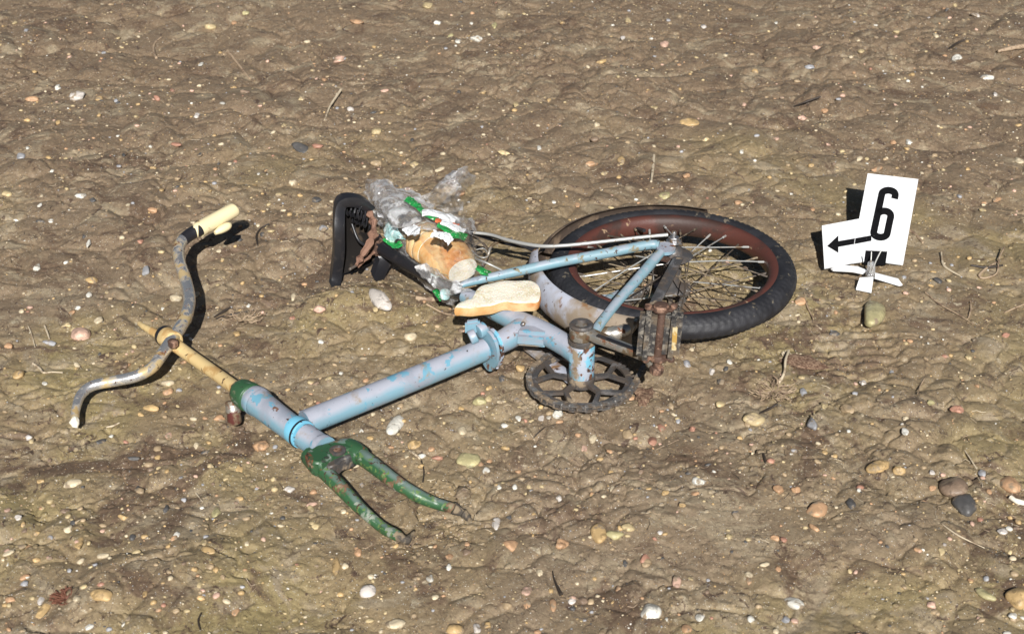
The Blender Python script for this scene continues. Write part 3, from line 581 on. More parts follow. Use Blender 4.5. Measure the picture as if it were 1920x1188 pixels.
pan = [(690, 388, .145), (650, 384, .155), (640, 402, .145), (640, 475, .070), (634, 535, .004), (670, 524, .006), (716, 503, .014), (722, 475, .03), (705, 442, .075)]
pv = [P(a, b, z)+wd*.030 for a, b, z in pan]; c0 = sum(pv, Vector())/len(pv)+wd*.015
link('saddle_pan', pv+[c0], [(i, (i+1) % len(pv), len(pv)) for i in range(len(pv))], M['cavity'], sad)
strip('saddle_skirt', [(708, 530, .004), (717, 505, .018), (724, 485, .035), (714, 457, .06)], .03, .016, M['black'], sad, wdir=wd)
for k in range(2):
    pts = []; 
    for i in range(61):
        t = i/60; a = t*2*math.pi*4.5; cx = 650+k*10+32*t; cy = 388+k*14+12*t; p = P(cx, cy, .135-k*.02)
        pts.append(p+Vector((0, .3, 1)).normalized()*.013*math.cos(a)+Vector((.3, 1, 0)).normalized()*.013*math.sin(a))
    mb = MB(); mb.add(*sweep(pts, .0019, 7)); mb.link('spring', M['black'], sad)
tube('saddle_rail', [(660, 420, .10, 6), (672, 450, .075, 6), (690, 462, .06, 6), (712, 466, .05, 6)], M['black'], sad, n=8)
tube('saddle_rail', [(655, 505, .03, 6), (680, 490, .035, 6), (700, 475, .045, 6), (716, 462, .055, 6)], M['greasy'], sad, n=8)
mb = MB(); mb.add(*box(P(706, 462, .056), Vector((.016, -.008, 0)), Vector((.006, .012, 0)), Vector((0, 0, .016)), .3)); mb.link('seat_clamp', M['rust'], sad)
o = tube('torn_bark_strip', [(690, 396, .13, 10), (700, 415, .118, 16), (699, 440, .10, 16), (690, 462, .085, 15), (678, 480, .07, 14), (668, 497, .06, 10)], M['bark'], None, n=6, wob=1.1, seed=8, sub=3)
tag(o, 'reddish strip of torn bark wedged upright under the black saddle', 'bark')
o = tube('torn_bark_strip', [(672, 500, .05, 5), (690, 483, .05, 8), (705, 470, .05, 8), (716, 462, .05, 5)], M['bark'], None, n=5, wob=1.1, seed=9, sub=3)
tag(o, 'thin dark splinter of bark lying across the underside of the saddle', 'bark')

# ------------------------------------------------------------------ bread and its bag
def blob_section(w, h, n=36):
    o = []
    for i in range(n):
        a = 2*math.pi*i/n; o.append((w*math.copysign(abs(math.cos(a))**.85, math.cos(a)), h*math.copysign(abs(math.sin(a))**.85, math.sin(a))*(1 if math.sin(a) > 0 else .8)))
    return o
LA, LB = P(772, 424, .115), P(868, 508, .098)          # loaf axis, rounded heel to cut face
ld = (LB-LA).normalized(); lsd = ld.cross(Vector((0, 0, 1))).normalized(); lup = lsd.cross(ld).normalized()
loaf = thing('bread_loaf', (LA+LB)/2, 'sliced white loaf with golden crust, inside the clear plastic bag on the bicycle', 'bread')
LT = [0, .13, .24, .34, .44, .54, 1.0]; NS = 6; LL = (LB-LA).length
for k in range(NS):
    t0 = LT[k]; t1_ = LT[k+1]-(.006 if k < NS-1 else 0); v = []; fcs = []; fm = []; secs = []
    for j in range(7):
        t = t0+(t1_-t0)*j/6; s = min(1, math.sin(min(t*1.9+.10, 1)*math.pi/2))*(.93+.07*math.sin(t*7))*(1 if t < .66 else 1-1.9*(t-.66)**1.5); edge = .955 if j in (0, 6) else (.985 if j in (1, 5) else 1)
        jx = .0015*math.sin(k*2.3); sec = blob_section(.050*s*edge, .041*s*edge); n = len(sec)
        c = LA+ld*LL*t+lup*jx
        v += [c+lsd*a*(1+.02*math.sin(k*5+i*.7))+lup*b for i, (a, b) in enumerate(sec)]
    for j in range(6):
        for i in range(n): fcs.append((j*n+i, j*n+(i+1) % n, (j+1)*n+(i+1) % n, (j+1)*n+i)); fm.append(0)
    fcs.append(tuple(range(n))[::-1]); fm.append(0 if k == 0 else 1); fcs.append(tuple(6*n+i for i in range(n))); fm.append(1)
    link('slice', v, fcs, None, loaf, mats=[M['crust'], M['crumb']], fm=fm)
# loose slice
sb = thing('bread_slice', P(935, 560, .09), 'single slice of white bread with tan crust lying loose on the bicycle frame', 'bread')
out_ = [(852, 567), (862, 558), (880, 555), (888, 548), (895, 537), (915, 530), (945, 526), (980, 526), (1003, 529), (1013, 540), (1014, 553), (1006, 562), (975, 562), (945, 560), (915, 566), (880, 568)]
Q = catmull([(*P(a, b+2, .128+.00000*a)[:2], .128) for a, b in out_+out_[:1]], 5)[:-1]; n = len(Q); cx = sum(q[0] for q in Q)/n; cy = sum(q[1] for q in Q)/n
v = []; lv = [(.0, .0, 0), (.985, 0, 0), (1.0, -.004, 0), (1.0, -.012, 0), (.985, -.020, 0), (.95, -.0225, 0)]
rings = [(.35, .0), (.7, .0006), (.93, .0), (.985, -.0008), (1.0, -.003), (1.004, -.009), (.99, -.014), (.95, -.017)]
tl = lambda x, y: (x-cx)*.03+(y-cy)*.10
for s, dz_ in rings:
    for i, q in enumerate(Q):
        x = cx+(q[0]-cx)*s; y = cy+(q[1]-cy)*s; v.append((x, y, .126+dz_+tl(x, y)+.0006*math.sin(i*.9)*(s > .9)))
v.append((cx, cy, .126)); ci = len(v)-1; fcs = []; fm = []
for i in range(n): fcs.append((ci, i, (i+1) % n)); fm.append(1)
for r_ in range(len(rings)-1):
    for i in range(n): fcs.append((r_*n+i, r_*n+(i+1) % n, (r_+1)*n+(i+1) % n, (r_+1)*n+i)); fm.append(1 if r_ < 3 else 0)
fcs.append(tuple((len(rings)-1)*n+i for i in range(n))); fm.append(1)
ctop = [(f_, m_) for f_, m_ in zip(fcs, fm)]
used = [f_ for f_, m_ in ctop if m_ == 1]; cr_ = [f_ for f_, m_ in ctop if m_ == 0]
def sub_mesh(name, fl, m, par):
    ids = sorted({i for f_ in fl for i in f_}); mp = {a: b for b, a in enumerate(ids)}
    return link(name, [v[i] for i in ids], [tuple(mp[i] for i in f_) for f_ in fl], m, par)
sub_mesh('crumb', used, M['crumb'], sb); sub_mesh('crust', cr_, M['crust'], sb)
# bag
bag = thing('plastic_bread_bag', P(800, 480, .05), 'torn clear plastic bread bag with green printed bands, crumpled over the loaf', 'plastic bag')
def sheet(name, grid, m, parent, nu=60, nv=60, amp=.006, fr=30, seed=0, edge=.4, lift=0, world=False):
    """grid rows of (px,py,z): smooth surface through them with sharp crumple facets"""
    rows = [catmull([(tuple(P(*g)) if not world else tuple(g)) for g in r], 12) for r in grid]; nv_ = len(rows[0]); cols = [catmull([r[j] for r in rows], 12) for j in range(nv_)]
    g = np.array(cols); g = g.transpose(1, 0, 2)                              # (nu, nv, 3)
    U, V = g.shape[:2]; du = np.gradient(g, axis=0); dvv = np.gradient(g, axis=1); nn = np.cross(du, dvv); nn /= np.linalg.norm(nn, axis=2, keepdims=True)+1e-12
    nn *= np.sign(nn[:, :, 2:3]+1e-9)
    x = g[:, :, 0].ravel(); y = g[:, :, 1].ravel()+g[:, :, 2].ravel()*.7
    f1, f2, c = worley(x*fr+3+.6*fbm(x*fr, y*fr, 2, seed), y*fr+7, seed+2); a1, a2, c2 = worley(x*fr*2.6, y*fr*2.6, seed+4)
    d = (np.abs(c-.5)*f1*1.6+(f2-f1)*.7+.45*(a2-a1)+.35*(c2-.5)*a1).reshape(U, V)-.5
    g = g+nn*(d*amp+lift)[:, :, None]
    t = (fbm(x*fr*1.3, y*fr*1.3, 3, seed+6)-.5).reshape(U, V)*amp*2.5
    m0 = np.zeros((U, V)); m0[0] = m0[-1] = 1; m0[:, 0] = m0[:, -1] = 1
    g[:, :, 0] += m0*t; g[:, :, 1] += m0*t
    vv = g.reshape(-1, 3).tolist(); ff = [(i*V+j, i*V+j+1, (i+1)*V+j+1, (i+1)*V+j) for i in range(U-1) for j in range(V-1)]
    return link(name, vv, ff, m, parent, smooth=True)
sheet('film', [[(742, 440, .07), (765, 418, .13), (800, 405, .155), (838, 405, .14), (868, 420, .09)],
               [(760, 470, .06), (785, 440, .14), (822, 428, .168), (858, 432, .15), (885, 445, .09)],
               [(785, 500, .05), (812, 468, .14), (842, 458, .172), (875, 460, .15), (898, 480, .09)],
               [(812, 530, .05), (836, 500, .13), (860, 484, .165), (890, 490, .145), (908, 505, .09)],
               [(838, 556, .05), (850, 535, .10), (872, 528, .12), (895, 525, .11), (912, 520, .09)]], M['filmloaf'], bag, amp=.009, fr=38, seed=1)
sheet('film', [[(690, 345, .12), (712, 338, .14), (745, 350, .13), (778, 368, .13), (812, 382, .12)],
               [(692, 365, .11), (715, 370, .14), (752, 382, .15), (785, 392, .14), (825, 402, .12)],
               [(702, 388, .10), (725, 398, .14), (762, 408, .15), (800, 415, .15), (850, 418, .12)],
               [(722, 412, .09), (745, 425, .13), (780, 432, .15), (822, 430, .16), (870, 432, .12)]], M['filmwhite'], bag, amp=.010, fr=17, seed=3)
sheet('film', [[(688, 350, .10), (690, 336, .13), (712, 335, .15), (735, 345, .14)], [(694, 378, .09), (700, 360, .13), (722, 355, .15), (750, 360, .13)], [(705, 405, .08), (716, 385, .12), (738, 375, .14), (765, 378, .12)], [(725, 440, .07), (735, 410, .10), (755, 398, .13), (785, 395, .12)]], M['film'], bag, amp=.012, fr=22, seed=5)
sheet('film', [[(800, 385, .11), (798, 365, .13), (815, 352, .14), (832, 352, .12)], [(822, 392, .11), (828, 350, .16), (842, 328, .17), (860, 312, .17)], [(845, 402, .10), (852, 360, .15), (865, 338, .16), (880, 325, .15)], [(868, 415, .09), (862, 388, .12), (858, 370, .12), (882, 345, .12)]], M['film'], bag, amp=.013, fr=34, seed=7)
sheet('film', [[(800, 392, .12), (830, 398, .13), (862, 408, .12), (888, 408, .09)], [(822, 405, .13), (848, 412, .14), (872, 420, .12), (892, 428, .08)], [(845, 425, .13), (865, 432, .13), (882, 440, .10), (898, 450, .06)]], M['filmwhite'], bag, amp=.008, fr=20, seed=9)
sheet('film', [[(722, 440, .06), (735, 428, .09), (752, 440, .10)], [(735, 470, .05), (752, 462, .08), (768, 470, .09)], [(765, 505, .04), (775, 495, .07), (790, 500, .08)], [(795, 535, .03), (808, 525, .06), (818, 528, .07)], [(825, 562, .02), (838, 552, .04), (850, 545, .06)], [(850, 575, .03), (858, 562, .06), (872, 552, .07)]], M['filmwhite'], bag, amp=.008, fr=34, seed=4)
sheet('film', [[(782, 498, .10), (798, 492, .11), (815, 505, .12)], [(800, 520, .09), (818, 512, .105), (838, 522, .115)], [(822, 542, .08), (842, 532, .10), (862, 534, .11)], [(838, 560, .07), (860, 548, .095), (885, 545, .105)]], M['filmwhite'], bag, amp=.009, fr=36, seed=12)
sheet('blue_print', [[(718, 432, .085), (728, 416, .10), (742, 422, .11)], [(722, 446, .085), (734, 432, .105), (752, 438, .11)], [(736, 462, .07), (748, 446, .10), (764, 452, .11)]], M['printblue'], bag, amp=.005, fr=40, seed=6)
sheet('blue_print', [[(806, 515, .08), (815, 508, .09), (825, 512, .10)], [(814, 524, .075), (826, 518, .09), (838, 518, .10)]], M['printblue'], bag, amp=.005, fr=40, seed=8)
def band(pts, wpx, seed, m='printgreen', nm='printed_band', amp=.004):
    rows = [[], [], []]
    for i, (a, b, z) in enumerate(pts):
        n_ = pts[min(i+1, len(pts)-1)]; p_ = pts[max(i-1, 0)]; tx_, ty_ = n_[0]-p_[0], n_[1]-p_[1]; l = math.hypot(tx_, ty_); ox, oy = -ty_/l*wpx/2, tx_/l*wpx/2
        for r_, k in enumerate((-1, 0, 1)): rows[r_].append((a+ox*k, b+oy*k, z+(.002 if k == 0 else 0)))
    sheet(nm, rows, M[m], bag, amp=amp, fr=40, seed=seed)
M['printwhite'] = mat('white_printed_film', (.80, .81, .82), .3, bump=((80, .9, .006),))
band([(762, 372, .158), (778, 382, .162), (790, 393, .166), (805, 403, .168), (820, 409, .168)], 11, 2)
band([(820, 420, .172), (832, 427, .172), (845, 437, .168), (858, 441, .160), (872, 446, .14)], 11, 3)
band([(722, 446, .08), (732, 455, .08), (745, 460, .085), (753, 455, .09)], 10, 5)
band([(893, 500, .12), (903, 508, .115), (912, 512, .11), (920, 514, .10)], 10, 6)
band([(818, 540, .055), (826, 552, .055), (832, 557, .055)], 18, 7)
band([(818, 412, .170), (830, 416, .170), (845, 420, .165), (860, 424, .15)], 7, 8, 'orange', 'orange_print')
band([(828, 414, .176), (842, 420, .174), (855, 428, .168), (868, 436, .150)], 13, 9, 'printwhite', 'white_print')
band([(790, 400, .172), (812, 398, .170), (835, 406, .165), (855, 415, .15)], 12, 10, 'printwhite', 'white_print')
band([(812, 436, .186), (825, 440, .188), (838, 446, .186), (846, 454, .182)], 16, 11, 'printwhite', 'white_print', .009)
band([(762, 434, .160), (775, 430, .168), (788, 434, .175)], 17, 12, 'printwhite', 'white_print', .009)
c0 = P(834, 548, .075); mb = MB(); mb.add(*cyl(c0-Vector((0, .0, .012)), c0+Vector((0, 0, .004)), .0085, n=20, bev=.003)); o = mb.link('bottle_cap', M['printblue'], None, loc=c0); tag(o, 'small round pale blue cap at the lower tip of the bread bag', 'cap')

# ------------------------------------------------------------------ evidence marker
mk = thing('evidence_marker', P(1632, 520, .0), 'white evidence marker plate with black number 6 and a left-pointing arrow', 'marker')
MO = P(1640, 500, .010)
def nrm(az, lean): return Vector((math.sin(R(az))*math.cos(R(lean)), -math.cos(R(az))*math.cos(R(lean)), math.sin(R(lean))))
NR = nrm(12, 66); NL = nrm(-14, 14)
def prism(px, o, n, th, m, name, parent, front=0.0):
    pts = [Pp(a, b, o+n*front, n) for a, b in px]; k = len(pts); v = pts+[p-n*th for p in pts]
    f = [tuple(range(k)), tuple(range(k, 2*k))[::-1]]+[(i, (i+1) % k, k+(i+1) % k, k+i) for i in range(k)]
    return link(name, v, f, m, parent, smooth=False)
# fold line between the two wings runs through these two pixels
fold0, fold1 = (1611, 410), (1598, 493)
F0, F1 = Pp(*fold0, MO, NR), Pp(*fold1, MO, NR)
lft = P(1544, 465, .06); fl = (F0-F1).normalized()
wdx = Vector((-math.cos(R(20)), -math.sin(R(20)), 0)); NL = wdx.cross(fl).normalized(); NL = NL if NL.y < 0 else -NL
number = prism([(1627, 325), (1722, 336), (1693, 496), (1664, 492), (1661, 491), (1664, 470), (1623, 468), (1620, 490), (1598, 493), (1611, 410)], MO, NR, .0025, M['mwhite'], 'number_plate', mk)
arrowp = prism([(1611, 410), (1598, 493), (1546, 503), (1541, 423)], F0, NL, .0025, M['mwhite'], 'arrow_plate', mk)
def ribbon(px, wpx, sub=6, cl=False):
    q = catmull(px, sub); n = len(q); L_, R_ = [], []
    for i, c in enumerate(q):
        a = q[min(i+1, n-1)]; b = q[max(i-1, 0)]; tx_, ty_ = a[0]-b[0], a[1]-b[1]; l = math.hypot(tx_, ty_) or 1
        wv = wpx if not callable(wpx) else wpx(i/(n-1)); nx_, ny_ = -ty_/l, tx_/l
        L_.append((c[0]+nx_*wv/2, c[1]+ny_*wv/2)); R_.append((c[0]-nx_*wv/2, c[1]-ny_*wv/2))
    return L_, R_
def decal(strips, o, n, m, name, parent):
    mb = MB()
    for L_, R_ in strips:
        k = len(L_); v = [Pp(*a, o+n*.0007, n) for a in L_]+[Pp(*a, o+n*.0007, n) for a in R_]
        mb.add(v, [(i, i+1, k+i+1, k+i) for i in range(k-1)])
    return mb.link(name, m, parent, smooth=False)
# the digit: hook at the top, left stem, closed bowl below (sheared with the plate)
def sh(u, v_):   # u across -1..1, v_ 0 top .. 1 bottom
    return (1666.5-19*v_+u*12.5+1.5, 356+v_*89+u*1.5)
six = [sh(1, .17)]+[sh(1, .10)]+[sh(math.cos(a), .095-.085*math.sin(a)) for a in [R(q) for q in (30, 60, 90, 120, 150, 180)]]+[sh(-1, .25), sh(-1, .45), sh(-1, .65), sh(-1, .86)]+[sh(math.cos(a), .905-.09*math.sin(a)) for a in [R(q) for q in (180, 210, 240, 270, 300, 330, 360)]]+[sh(1, .75), sh(1, .6)]+[sh(math.cos(a), .545-.10*math.sin(a)) for a in [R(q) for q in (0, 30, 60, 90, 125, 160)]]
decal([ribbon(six, 13.0, 4)], MO, NR, M['mblack'], 'number_six', number)
ar = MB()
head = [(1551, 461), (1572, 441), (1572, 475)]; 
prism([(1551, 461), (1572, 441.5), (1573, 452), (1634-1.2, 441), (1634, 453), (1573, 462.5), (1572, 474)], F0+NL*.0009, NL, .0006, M['mblack'], 'arrow', arrowp) if False else None
decal([([(1551, 461), (1572, 441)], [(1551.2, 461.4), (1572, 474)]), ([(1571.5, 452), (1603, 446.6)], [(1571.5, 463), (1601.5, 457.6)])], F0, NL, M['mblack'], 'arrow', arrowp)
decal([([(1604, 446.4), (1634, 441)], [(1602.5, 457.4), (1634, 451.5)])], MO, NR, M['mblack'], 'arrow_shaft', number)
# bent white stake, clip
MS = P(1632, 520, .01)
prism([(1622, 466), (1664, 468), (1660, 497), (1620, 494)], MO-NR*.006, NR, .002, M['mblack'], 'bracket', mk)
def flat(name, px, th, m):
    v = [P(a, b, z) for a, b, z in px]; k = len(v); v += [q-Vector((0, 0, th)) for q in v]
    return link(name, v, [tuple(range(k)), tuple(range(k, 2*k))[::-1]]+[(i, (i+1) % k, k+(i+1) % k, k+i) for i in range(k)], m, mk, smooth=False)
flat('base_strip', [(1558, 503, .014), (1575, 496, .02), (1608, 499, .024), (1625, 506, .02), (1618, 512, .02), (1600, 508, .022), (1562, 506, .014)], .0025, M['mwhite'])
flat('base_strip', [(1641, 511, .022), (1684, 522, .024), (1692, 533, .012), (1686, 534, .012), (1640, 520, .020)], .0025, M['mwhite'])
flat('base_foot', [(1612, 520, .02), (1638, 519, .02), (1634, 547, .006), (1605, 541, .006)], .0025, M['mwhite'])
mb = MB(); mb.add(*cyl(P(1632, 516, .014), P(1634, 492, .040), .0085, .007, 18)); mb.link('clear_clip', M['clip'], mk)
tube('wire_prong', [(1634, 512, .03, 3), (1642, 490, .045, 3), (1652, 470, .06, 3)], M['wire'], mk, n=8)
tube('wire_prong', [(1631, 512, .03, 2.5), (1633, 490, .045, 2.5), (1634, 472, .06, 2.5)], M['wire'], mk, n=8)

# ------------------------------------------------------------------ stones
STC = {'white': (.56, .54, .48), 'cream': (.50, .42, .29), 'yellow': (.43, .34, .19), 'amber': (.42, .29, .14), 'orange': (.40, .245, .14), 'red': (.34, .18, .125), 'pink': (.50, .33, .25),
       'brown': (.19, .135, .095), 'tan': (.33, .245, .15), 'grey': (.30, .30, .31), 'dark': (.075, .072, .07), 'olive': (.36, .32, .17), 'pale': (.48, .44, .40)}
for k, c in STC.items():
    M['s_'+k] = mat('stone_'+k, c, .42, layers=((tuple(min(.9, x*1.35) for x in c), .5, 0, 90, .55, .08), (tuple(x*.6 for x in c), .5, 0, 45, .60, .05)), mud=(50, .60), bump=((160, .6, .0018),), spec=.4)
ST = """28,44,9,9,yellow;49,58,8,7,grey;395,53,27,14,yellow;461,26,15,8,olive;439,44,9,8,orange;376,122,9,18,white;109,165,12,12,white;147,183,28,22,pale;187,186,14,15,amber;295,185,14,9,red;62,187,27,9,orange;65,136,10,9,amber;110,230,10,10,amber;328,272,30,9,red,-10;460,173,20,7,brown;565,280,33,20,dark,-30;595,276,19,9,red;517,208,12,11,pink;532,235,9,12,yellow;549,343,15,12,cream;369,218,12,10,pale;92,298,17,9,amber,-20;40,296,18,16,grey;14,365,24,11,yellow;151,369,24,10,white;174,376,13,9,dark;287,396,20,10,orange;608,150,9,9,orange;635,113,22,14,pink;565,187,13,7,yellow;522,367,14,10,yellow;98,322,8,8,white;75,386,9,8,white;375,291,9,8,dark;484,327,6,6,white;593,377,22,9,dark
802,13,17,19,yellow;670,43,27,8,orange;820,45,15,9,white;884,45,7,7,white;894,75,23,12,white;845,69,11,9,olive;859,79,12,7,white;927,49,10,13,olive;1055,44,13,8,amber,20;1178,40,10,14,yellow;1168,72,9,10,pale;1246,85,16,16,pink;1127,117,22,9,amber,12;905,174,12,12,amber,40;968,198,11,12,yellow;1029,189,8,8,amber;706,249,18,15,yellow;721,171,14,6,pink;1228,203,15,9,yellow,-10;1119,235,12,9,cream;1177,267,10,10,tan;1226,274,7,7,cream;1011,279,9,11,white;1114,262,18,10,brown;946,288,26,12,yellow,-12;1109,308,24,11,orange,10;1165,301,13,18,amber;1134,327,14,7,yellow;1160,333,12,8,amber;1016,308,8,8,orange;777,310,14,9,yellow;824,319,17,9,cream,35;706,307,19,9,tan;1038,380,11,8,white,-20;1082,385,10,12,orange;1247,369,20,17,olive;764,356,12,12,pink;878,380,7,7,white;864,364,16,14,orange,40;773,263,8,8,dark;1291,232,37,22,amber,-10;860,173,9,8,dark;657,206,13,8,pale
1849,147,25,11,white;1794,110,17,10,white;1829,30,17,8,pale;1531,90,17,10,pink,10;1516,128,18,9,grey;1320,51,12,13,pale;1455,44,8,8,white;1681,61,11,8,yellow;1614,97,12,9,yellow;1754,68,11,11,cream;1790,11,9,9,yellow;1360,105,9,7,cream;1415,135,12,8,amber;1546,210,15,9,orange;1505,222,18,10,pink,15;1395,197,9,9,pink;1322,262,13,7,yellow;1704,268,13,13,white;1611,299,15,10,cream,20;1910,302,17,21,cream;1709,141,10,9,amber;1746,138,8,7,cream;1645,318,28,10,orange,25;1674,268,11,10,orange;1871,375,20,10,orange,25;1287,331,13,9,orange;1384,381,14,8,orange;1524,393,9,11,orange;1455,261,12,12,pink;1390,285,7,7,white;1415,301,6,6,white;1579,284,9,7,yellow;1866,178,9,9,pale
31,415,11,8,white,-20;95,415,9,8,white;76,416,14,6,dark;158,444,8,8,dark;166,457,9,14,white;69,503,13,14,white;264,455,13,8,red;173,527,21,11,amber;273,508,16,18,grey;167,554,12,9,white;136,586,12,12,orange;145,578,11,9,white;185,602,14,12,cream;152,631,38,24,pink;16,650,18,10,orange;36,704,22,17,amber;283,766,35,14,amber,-10;412,786,22,11,orange;315,720,25,12,cream;315,736,17,11,orange;445,626,15,16,amber;472,713,10,9,orange;466,573,8,9,white;305,579,7,7,white;330,561,26,12,cream;369,553,12,14,cream;599,582,20,14,pink;606,429,15,12,grey;562,430,12,10,cream;451,424,9,8,orange;550,557,9,14,cream;593,719,12,8,brown;411,471,9,8,cream;236,686,11,11,brown;609,599,10,17,tan;509,661,6,12,cream;93,644,27,8,grey
54,821,15,9,pale;60,828,12,10,yellow;317,818,16,14,pink;491,837,29,17,orange;136,908,32,18,cream,10;260,917,13,13,dark;449,879,15,15,amber;407,962,18,20,olive;230,970,18,12,amber,-20;94,941,12,13,yellow,40;81,951,9,10,yellow;66,1001,22,8,amber;44,983,9,9,amber;35,971,14,9,pale;149,1019,14,26,amber;40,1025,22,10,yellow,20;17,1037,24,9,cream,20;193,1042,25,9,cream;331,1005,12,12,white;390,1034,30,18,amber,-20;384,1017,13,12,yellow;463,1020,10,9,cream;631,1061,16,36,amber;191,1117,42,24,amber,-15;77,1124,11,16,pale;84,1142,15,32,amber,65;146,1121,14,14,cream;272,1113,10,14,amber;440,1148,18,13,orange;365,1067,15,9,amber;405,1067,11,11,amber;241,1159,14,14,yellow;169,1175,16,9,white,30;232,1172,9,9,white;249,1008,12,10,dark;311,955,9,13,dark;248,860,28,8,dark;190,828,22,9,dark,25;384,849,17,8,dark,15;543,918,17,10,pale;585,946,22,9,pink,12;76,903,14,6,amber;128,993,17,14,cream;20,1125,20,9,orange;189,1096,16,7,red;375,1096,11,13,yellow;513,899,12,7,yellow;296,843,14,12,tan;296,858,12,8,amber;367,836,9,11,cream;93,863,9,9,brown
742,800,22,38,white,65;866,808,17,17,cream;776,835,22,20,amber,25;880,867,42,28,olive;912,882,14,12,white;902,870,9,10,orange;918,865,11,7,orange;821,859,22,11,red,-10;809,842,12,9,orange;678,809,9,8,white;1240,803,16,12,red;1223,827,14,16,red;1095,842,15,13,pink;1145,847,16,7,orange;1179,815,20,16,tan;1111,823,11,17,cream,65;1148,917,10,13,cream;1248,924,15,11,amber,20;931,983,18,22,pale;955,971,10,8,dark;958,1024,27,15,orange;875,1020,13,9,orange,-15;1052,1021,27,15,orange;1122,1002,32,30,amber;1152,1005,32,14,olive;1177,990,22,14,yellow;1209,1050,22,14,red;672,1037,14,12,orange;842,1064,10,13,white;806,1084,14,12,white;690,1110,32,20,pale;987,1110,19,17,pink;1037,1135,13,20,orange;988,1133,13,14,orange;951,1136,19,9,tan;1073,1126,14,11,pale;1093,1128,20,13,brown;1073,1141,13,8,dark;1220,1151,36,26,white;1250,1161,8,8,white;741,1171,38,14,cream;894,1179,15,18,pale;852,1182,35,17,amber;1172,1056,10,10,dark;1268,1091,20,22,pink;1012,1074,9,14,cream;966,914,9,9,white;936,914,9,8,white;993,913,12,6,yellow;1238,998,9,8,pale;1048,935,13,12,pale;1111,927,11,7,orange;1009,1185,14,8,orange;914,1172,12,10,amber
1413,788,38,18,yellow;1522,794,20,26,grey;1697,811,14,16,white;1298,805,14,14,red;1647,876,44,24,amber,10;1685,882,27,16,amber;1747,886,10,9,pale;1841,886,14,15,grey;1787,916,46,36,brown;1809,948,44,36,dark;1893,911,36,32,orange;1531,958,40,27,orange,20;1595,945,20,24,dark;1527,989,20,12,orange,-45;1380,966,15,15,grey;1309,903,20,17,white,-30;1304,926,14,11,orange,30;1460,919,20,15,orange;1492,919,16,11,orange;1879,998,21,12,pale;1765,1034,13,12,yellow;1721,1031,16,9,orange,-20;1749,916,14,8,orange;1734,942,14,8,orange,-20;1854,922,10,8,orange;1489,1133,30,24,white,-35;1314,1158,17,13,white;1409,1161,13,12,white;1745,1134,17,14,pink;1899,1156,18,11,white;1909,1123,46,28,amber;1846,1115,34,18,olive,-35;1287,1180,20,16,orange;1453,1009,16,9,orange;1469,1013,13,9,red;1433,1059,18,11,cream,15;1458,1066,11,11,orange;1404,1089,10,13,orange;1473,1162,14,12,grey;1610,919,9,7,white
1636,592,34,66,olive,62;1500,566,22,18,orange,20;1497,603,8,8,cream;1564,626,19,8,dark;1288,683,13,13,grey;1335,696,13,18,pale;1368,679,10,10,white;1352,717,17,10,dark;1349,759,16,12,yellow,20;1544,762,13,14,yellow;1618,719,13,9,pale;1588,769,28,18,tan,-45;1745,756,16,9,olive;1795,770,24,12,red;1816,671,13,10,yellow;1886,630,14,8,red;1758,527,16,13,dark;1567,586,9,7,orange;1506,737,12,16,grey;1832,723,9,7,orange
712,563,50,28,pale,-42;703,580,12,11,yellow;771,632,22,13,cream;940,710,13,14,dark;899,754,26,13,olive;916,748,13,12,yellow;972,785,12,12,white;1046,776,20,16,white;1015,785,11,10,pale;1029,783,9,7,white;975,690,18,12,amber;970,752,12,9,grey;1266,661,8,8,white;1296,655,9,8,cream;655,720,12,8,tan;640,700,9,7,white"""
recs = []
for ln in ST.replace('\n', ';').split(';'):
    a = ln.strip().split(',')
    if len(a) < 5: continue
    recs.append((float(a[0]), float(a[1]), float(a[2]), float(a[3]), a[4], float(a[5]) if len(a) > 5 else 0.))
print('stones listed', len(recs))
def ico(sub):
    bm = bmesh.new(); bmesh.ops.create_icosphere(bm, subdivisions=sub, radius=1); v = np.array([q.co[:] for q in bm.verts]); bm.verts.index_update(); f = [tuple(x.index for x in q.verts) for q in bm.faces]; bm.free(); return v, f
IV3, IF3 = ico(3); IV1, IF1 = ico(1); IV2, IF2 = ico(2)
rg = random.Random(21); nr = np.random.RandomState(3)
def stone_shape(base, ang=.25, nfac=4):
    v = base.copy()
    for _ in range(nfac):      # worn flats
        d = nr.randn(3); d /= np.linalg.norm(d); h = nr.uniform(.62, .9); t = v@d; ov = np.maximum(t-h, 0); v -= d[None, :]*ov[:, None]*.85
    k = nr.randn(3, 3)*1.6; p = nr.rand(3)*6
    s = 1+ang*.35*(np.sin(v@k[0]+p[0])+.6*np.sin(v@k[1]*1.7+p[1])+.4*np.sin(v@k[2]*2.6+p[2]))
    return v*s[:, None]
LM = [('the front fork', 710, 930), ('the handlebar', 230, 710), ('the cream grip', 415, 410), ('the black saddle', 655, 450), ('the bread bag', 800, 440), ('the rear wheel', 1260, 500), ('the number marker', 1635, 430), ('the chainring', 1090, 710), ('the head tube', 530, 780), ('the loose bread slice', 935, 555), ('the stem', 390, 690),
      ('the upper left corner', 0, 0), ('the upper right corner', 1920, 0), ('the lower left corner', 0, 1188), ('the lower right corner', 1920, 1188), ('the middle of the top edge', 960, 0), ('the middle of the bottom edge', 960, 1188), ('the middle of the right edge', 1920, 700), ('the middle of the left edge', 0, 500)]
CN = {'dark': 'blackish', 'pale': 'pale grey', 'olive': 'olive yellow', 'cream': 'cream', 'red': 'reddish'}
ORD = ['', 'second', 'third', 'fourth', 'fifth', 'sixth', 'seventh', 'eighth', 'ninth', 'tenth']
groups = {}
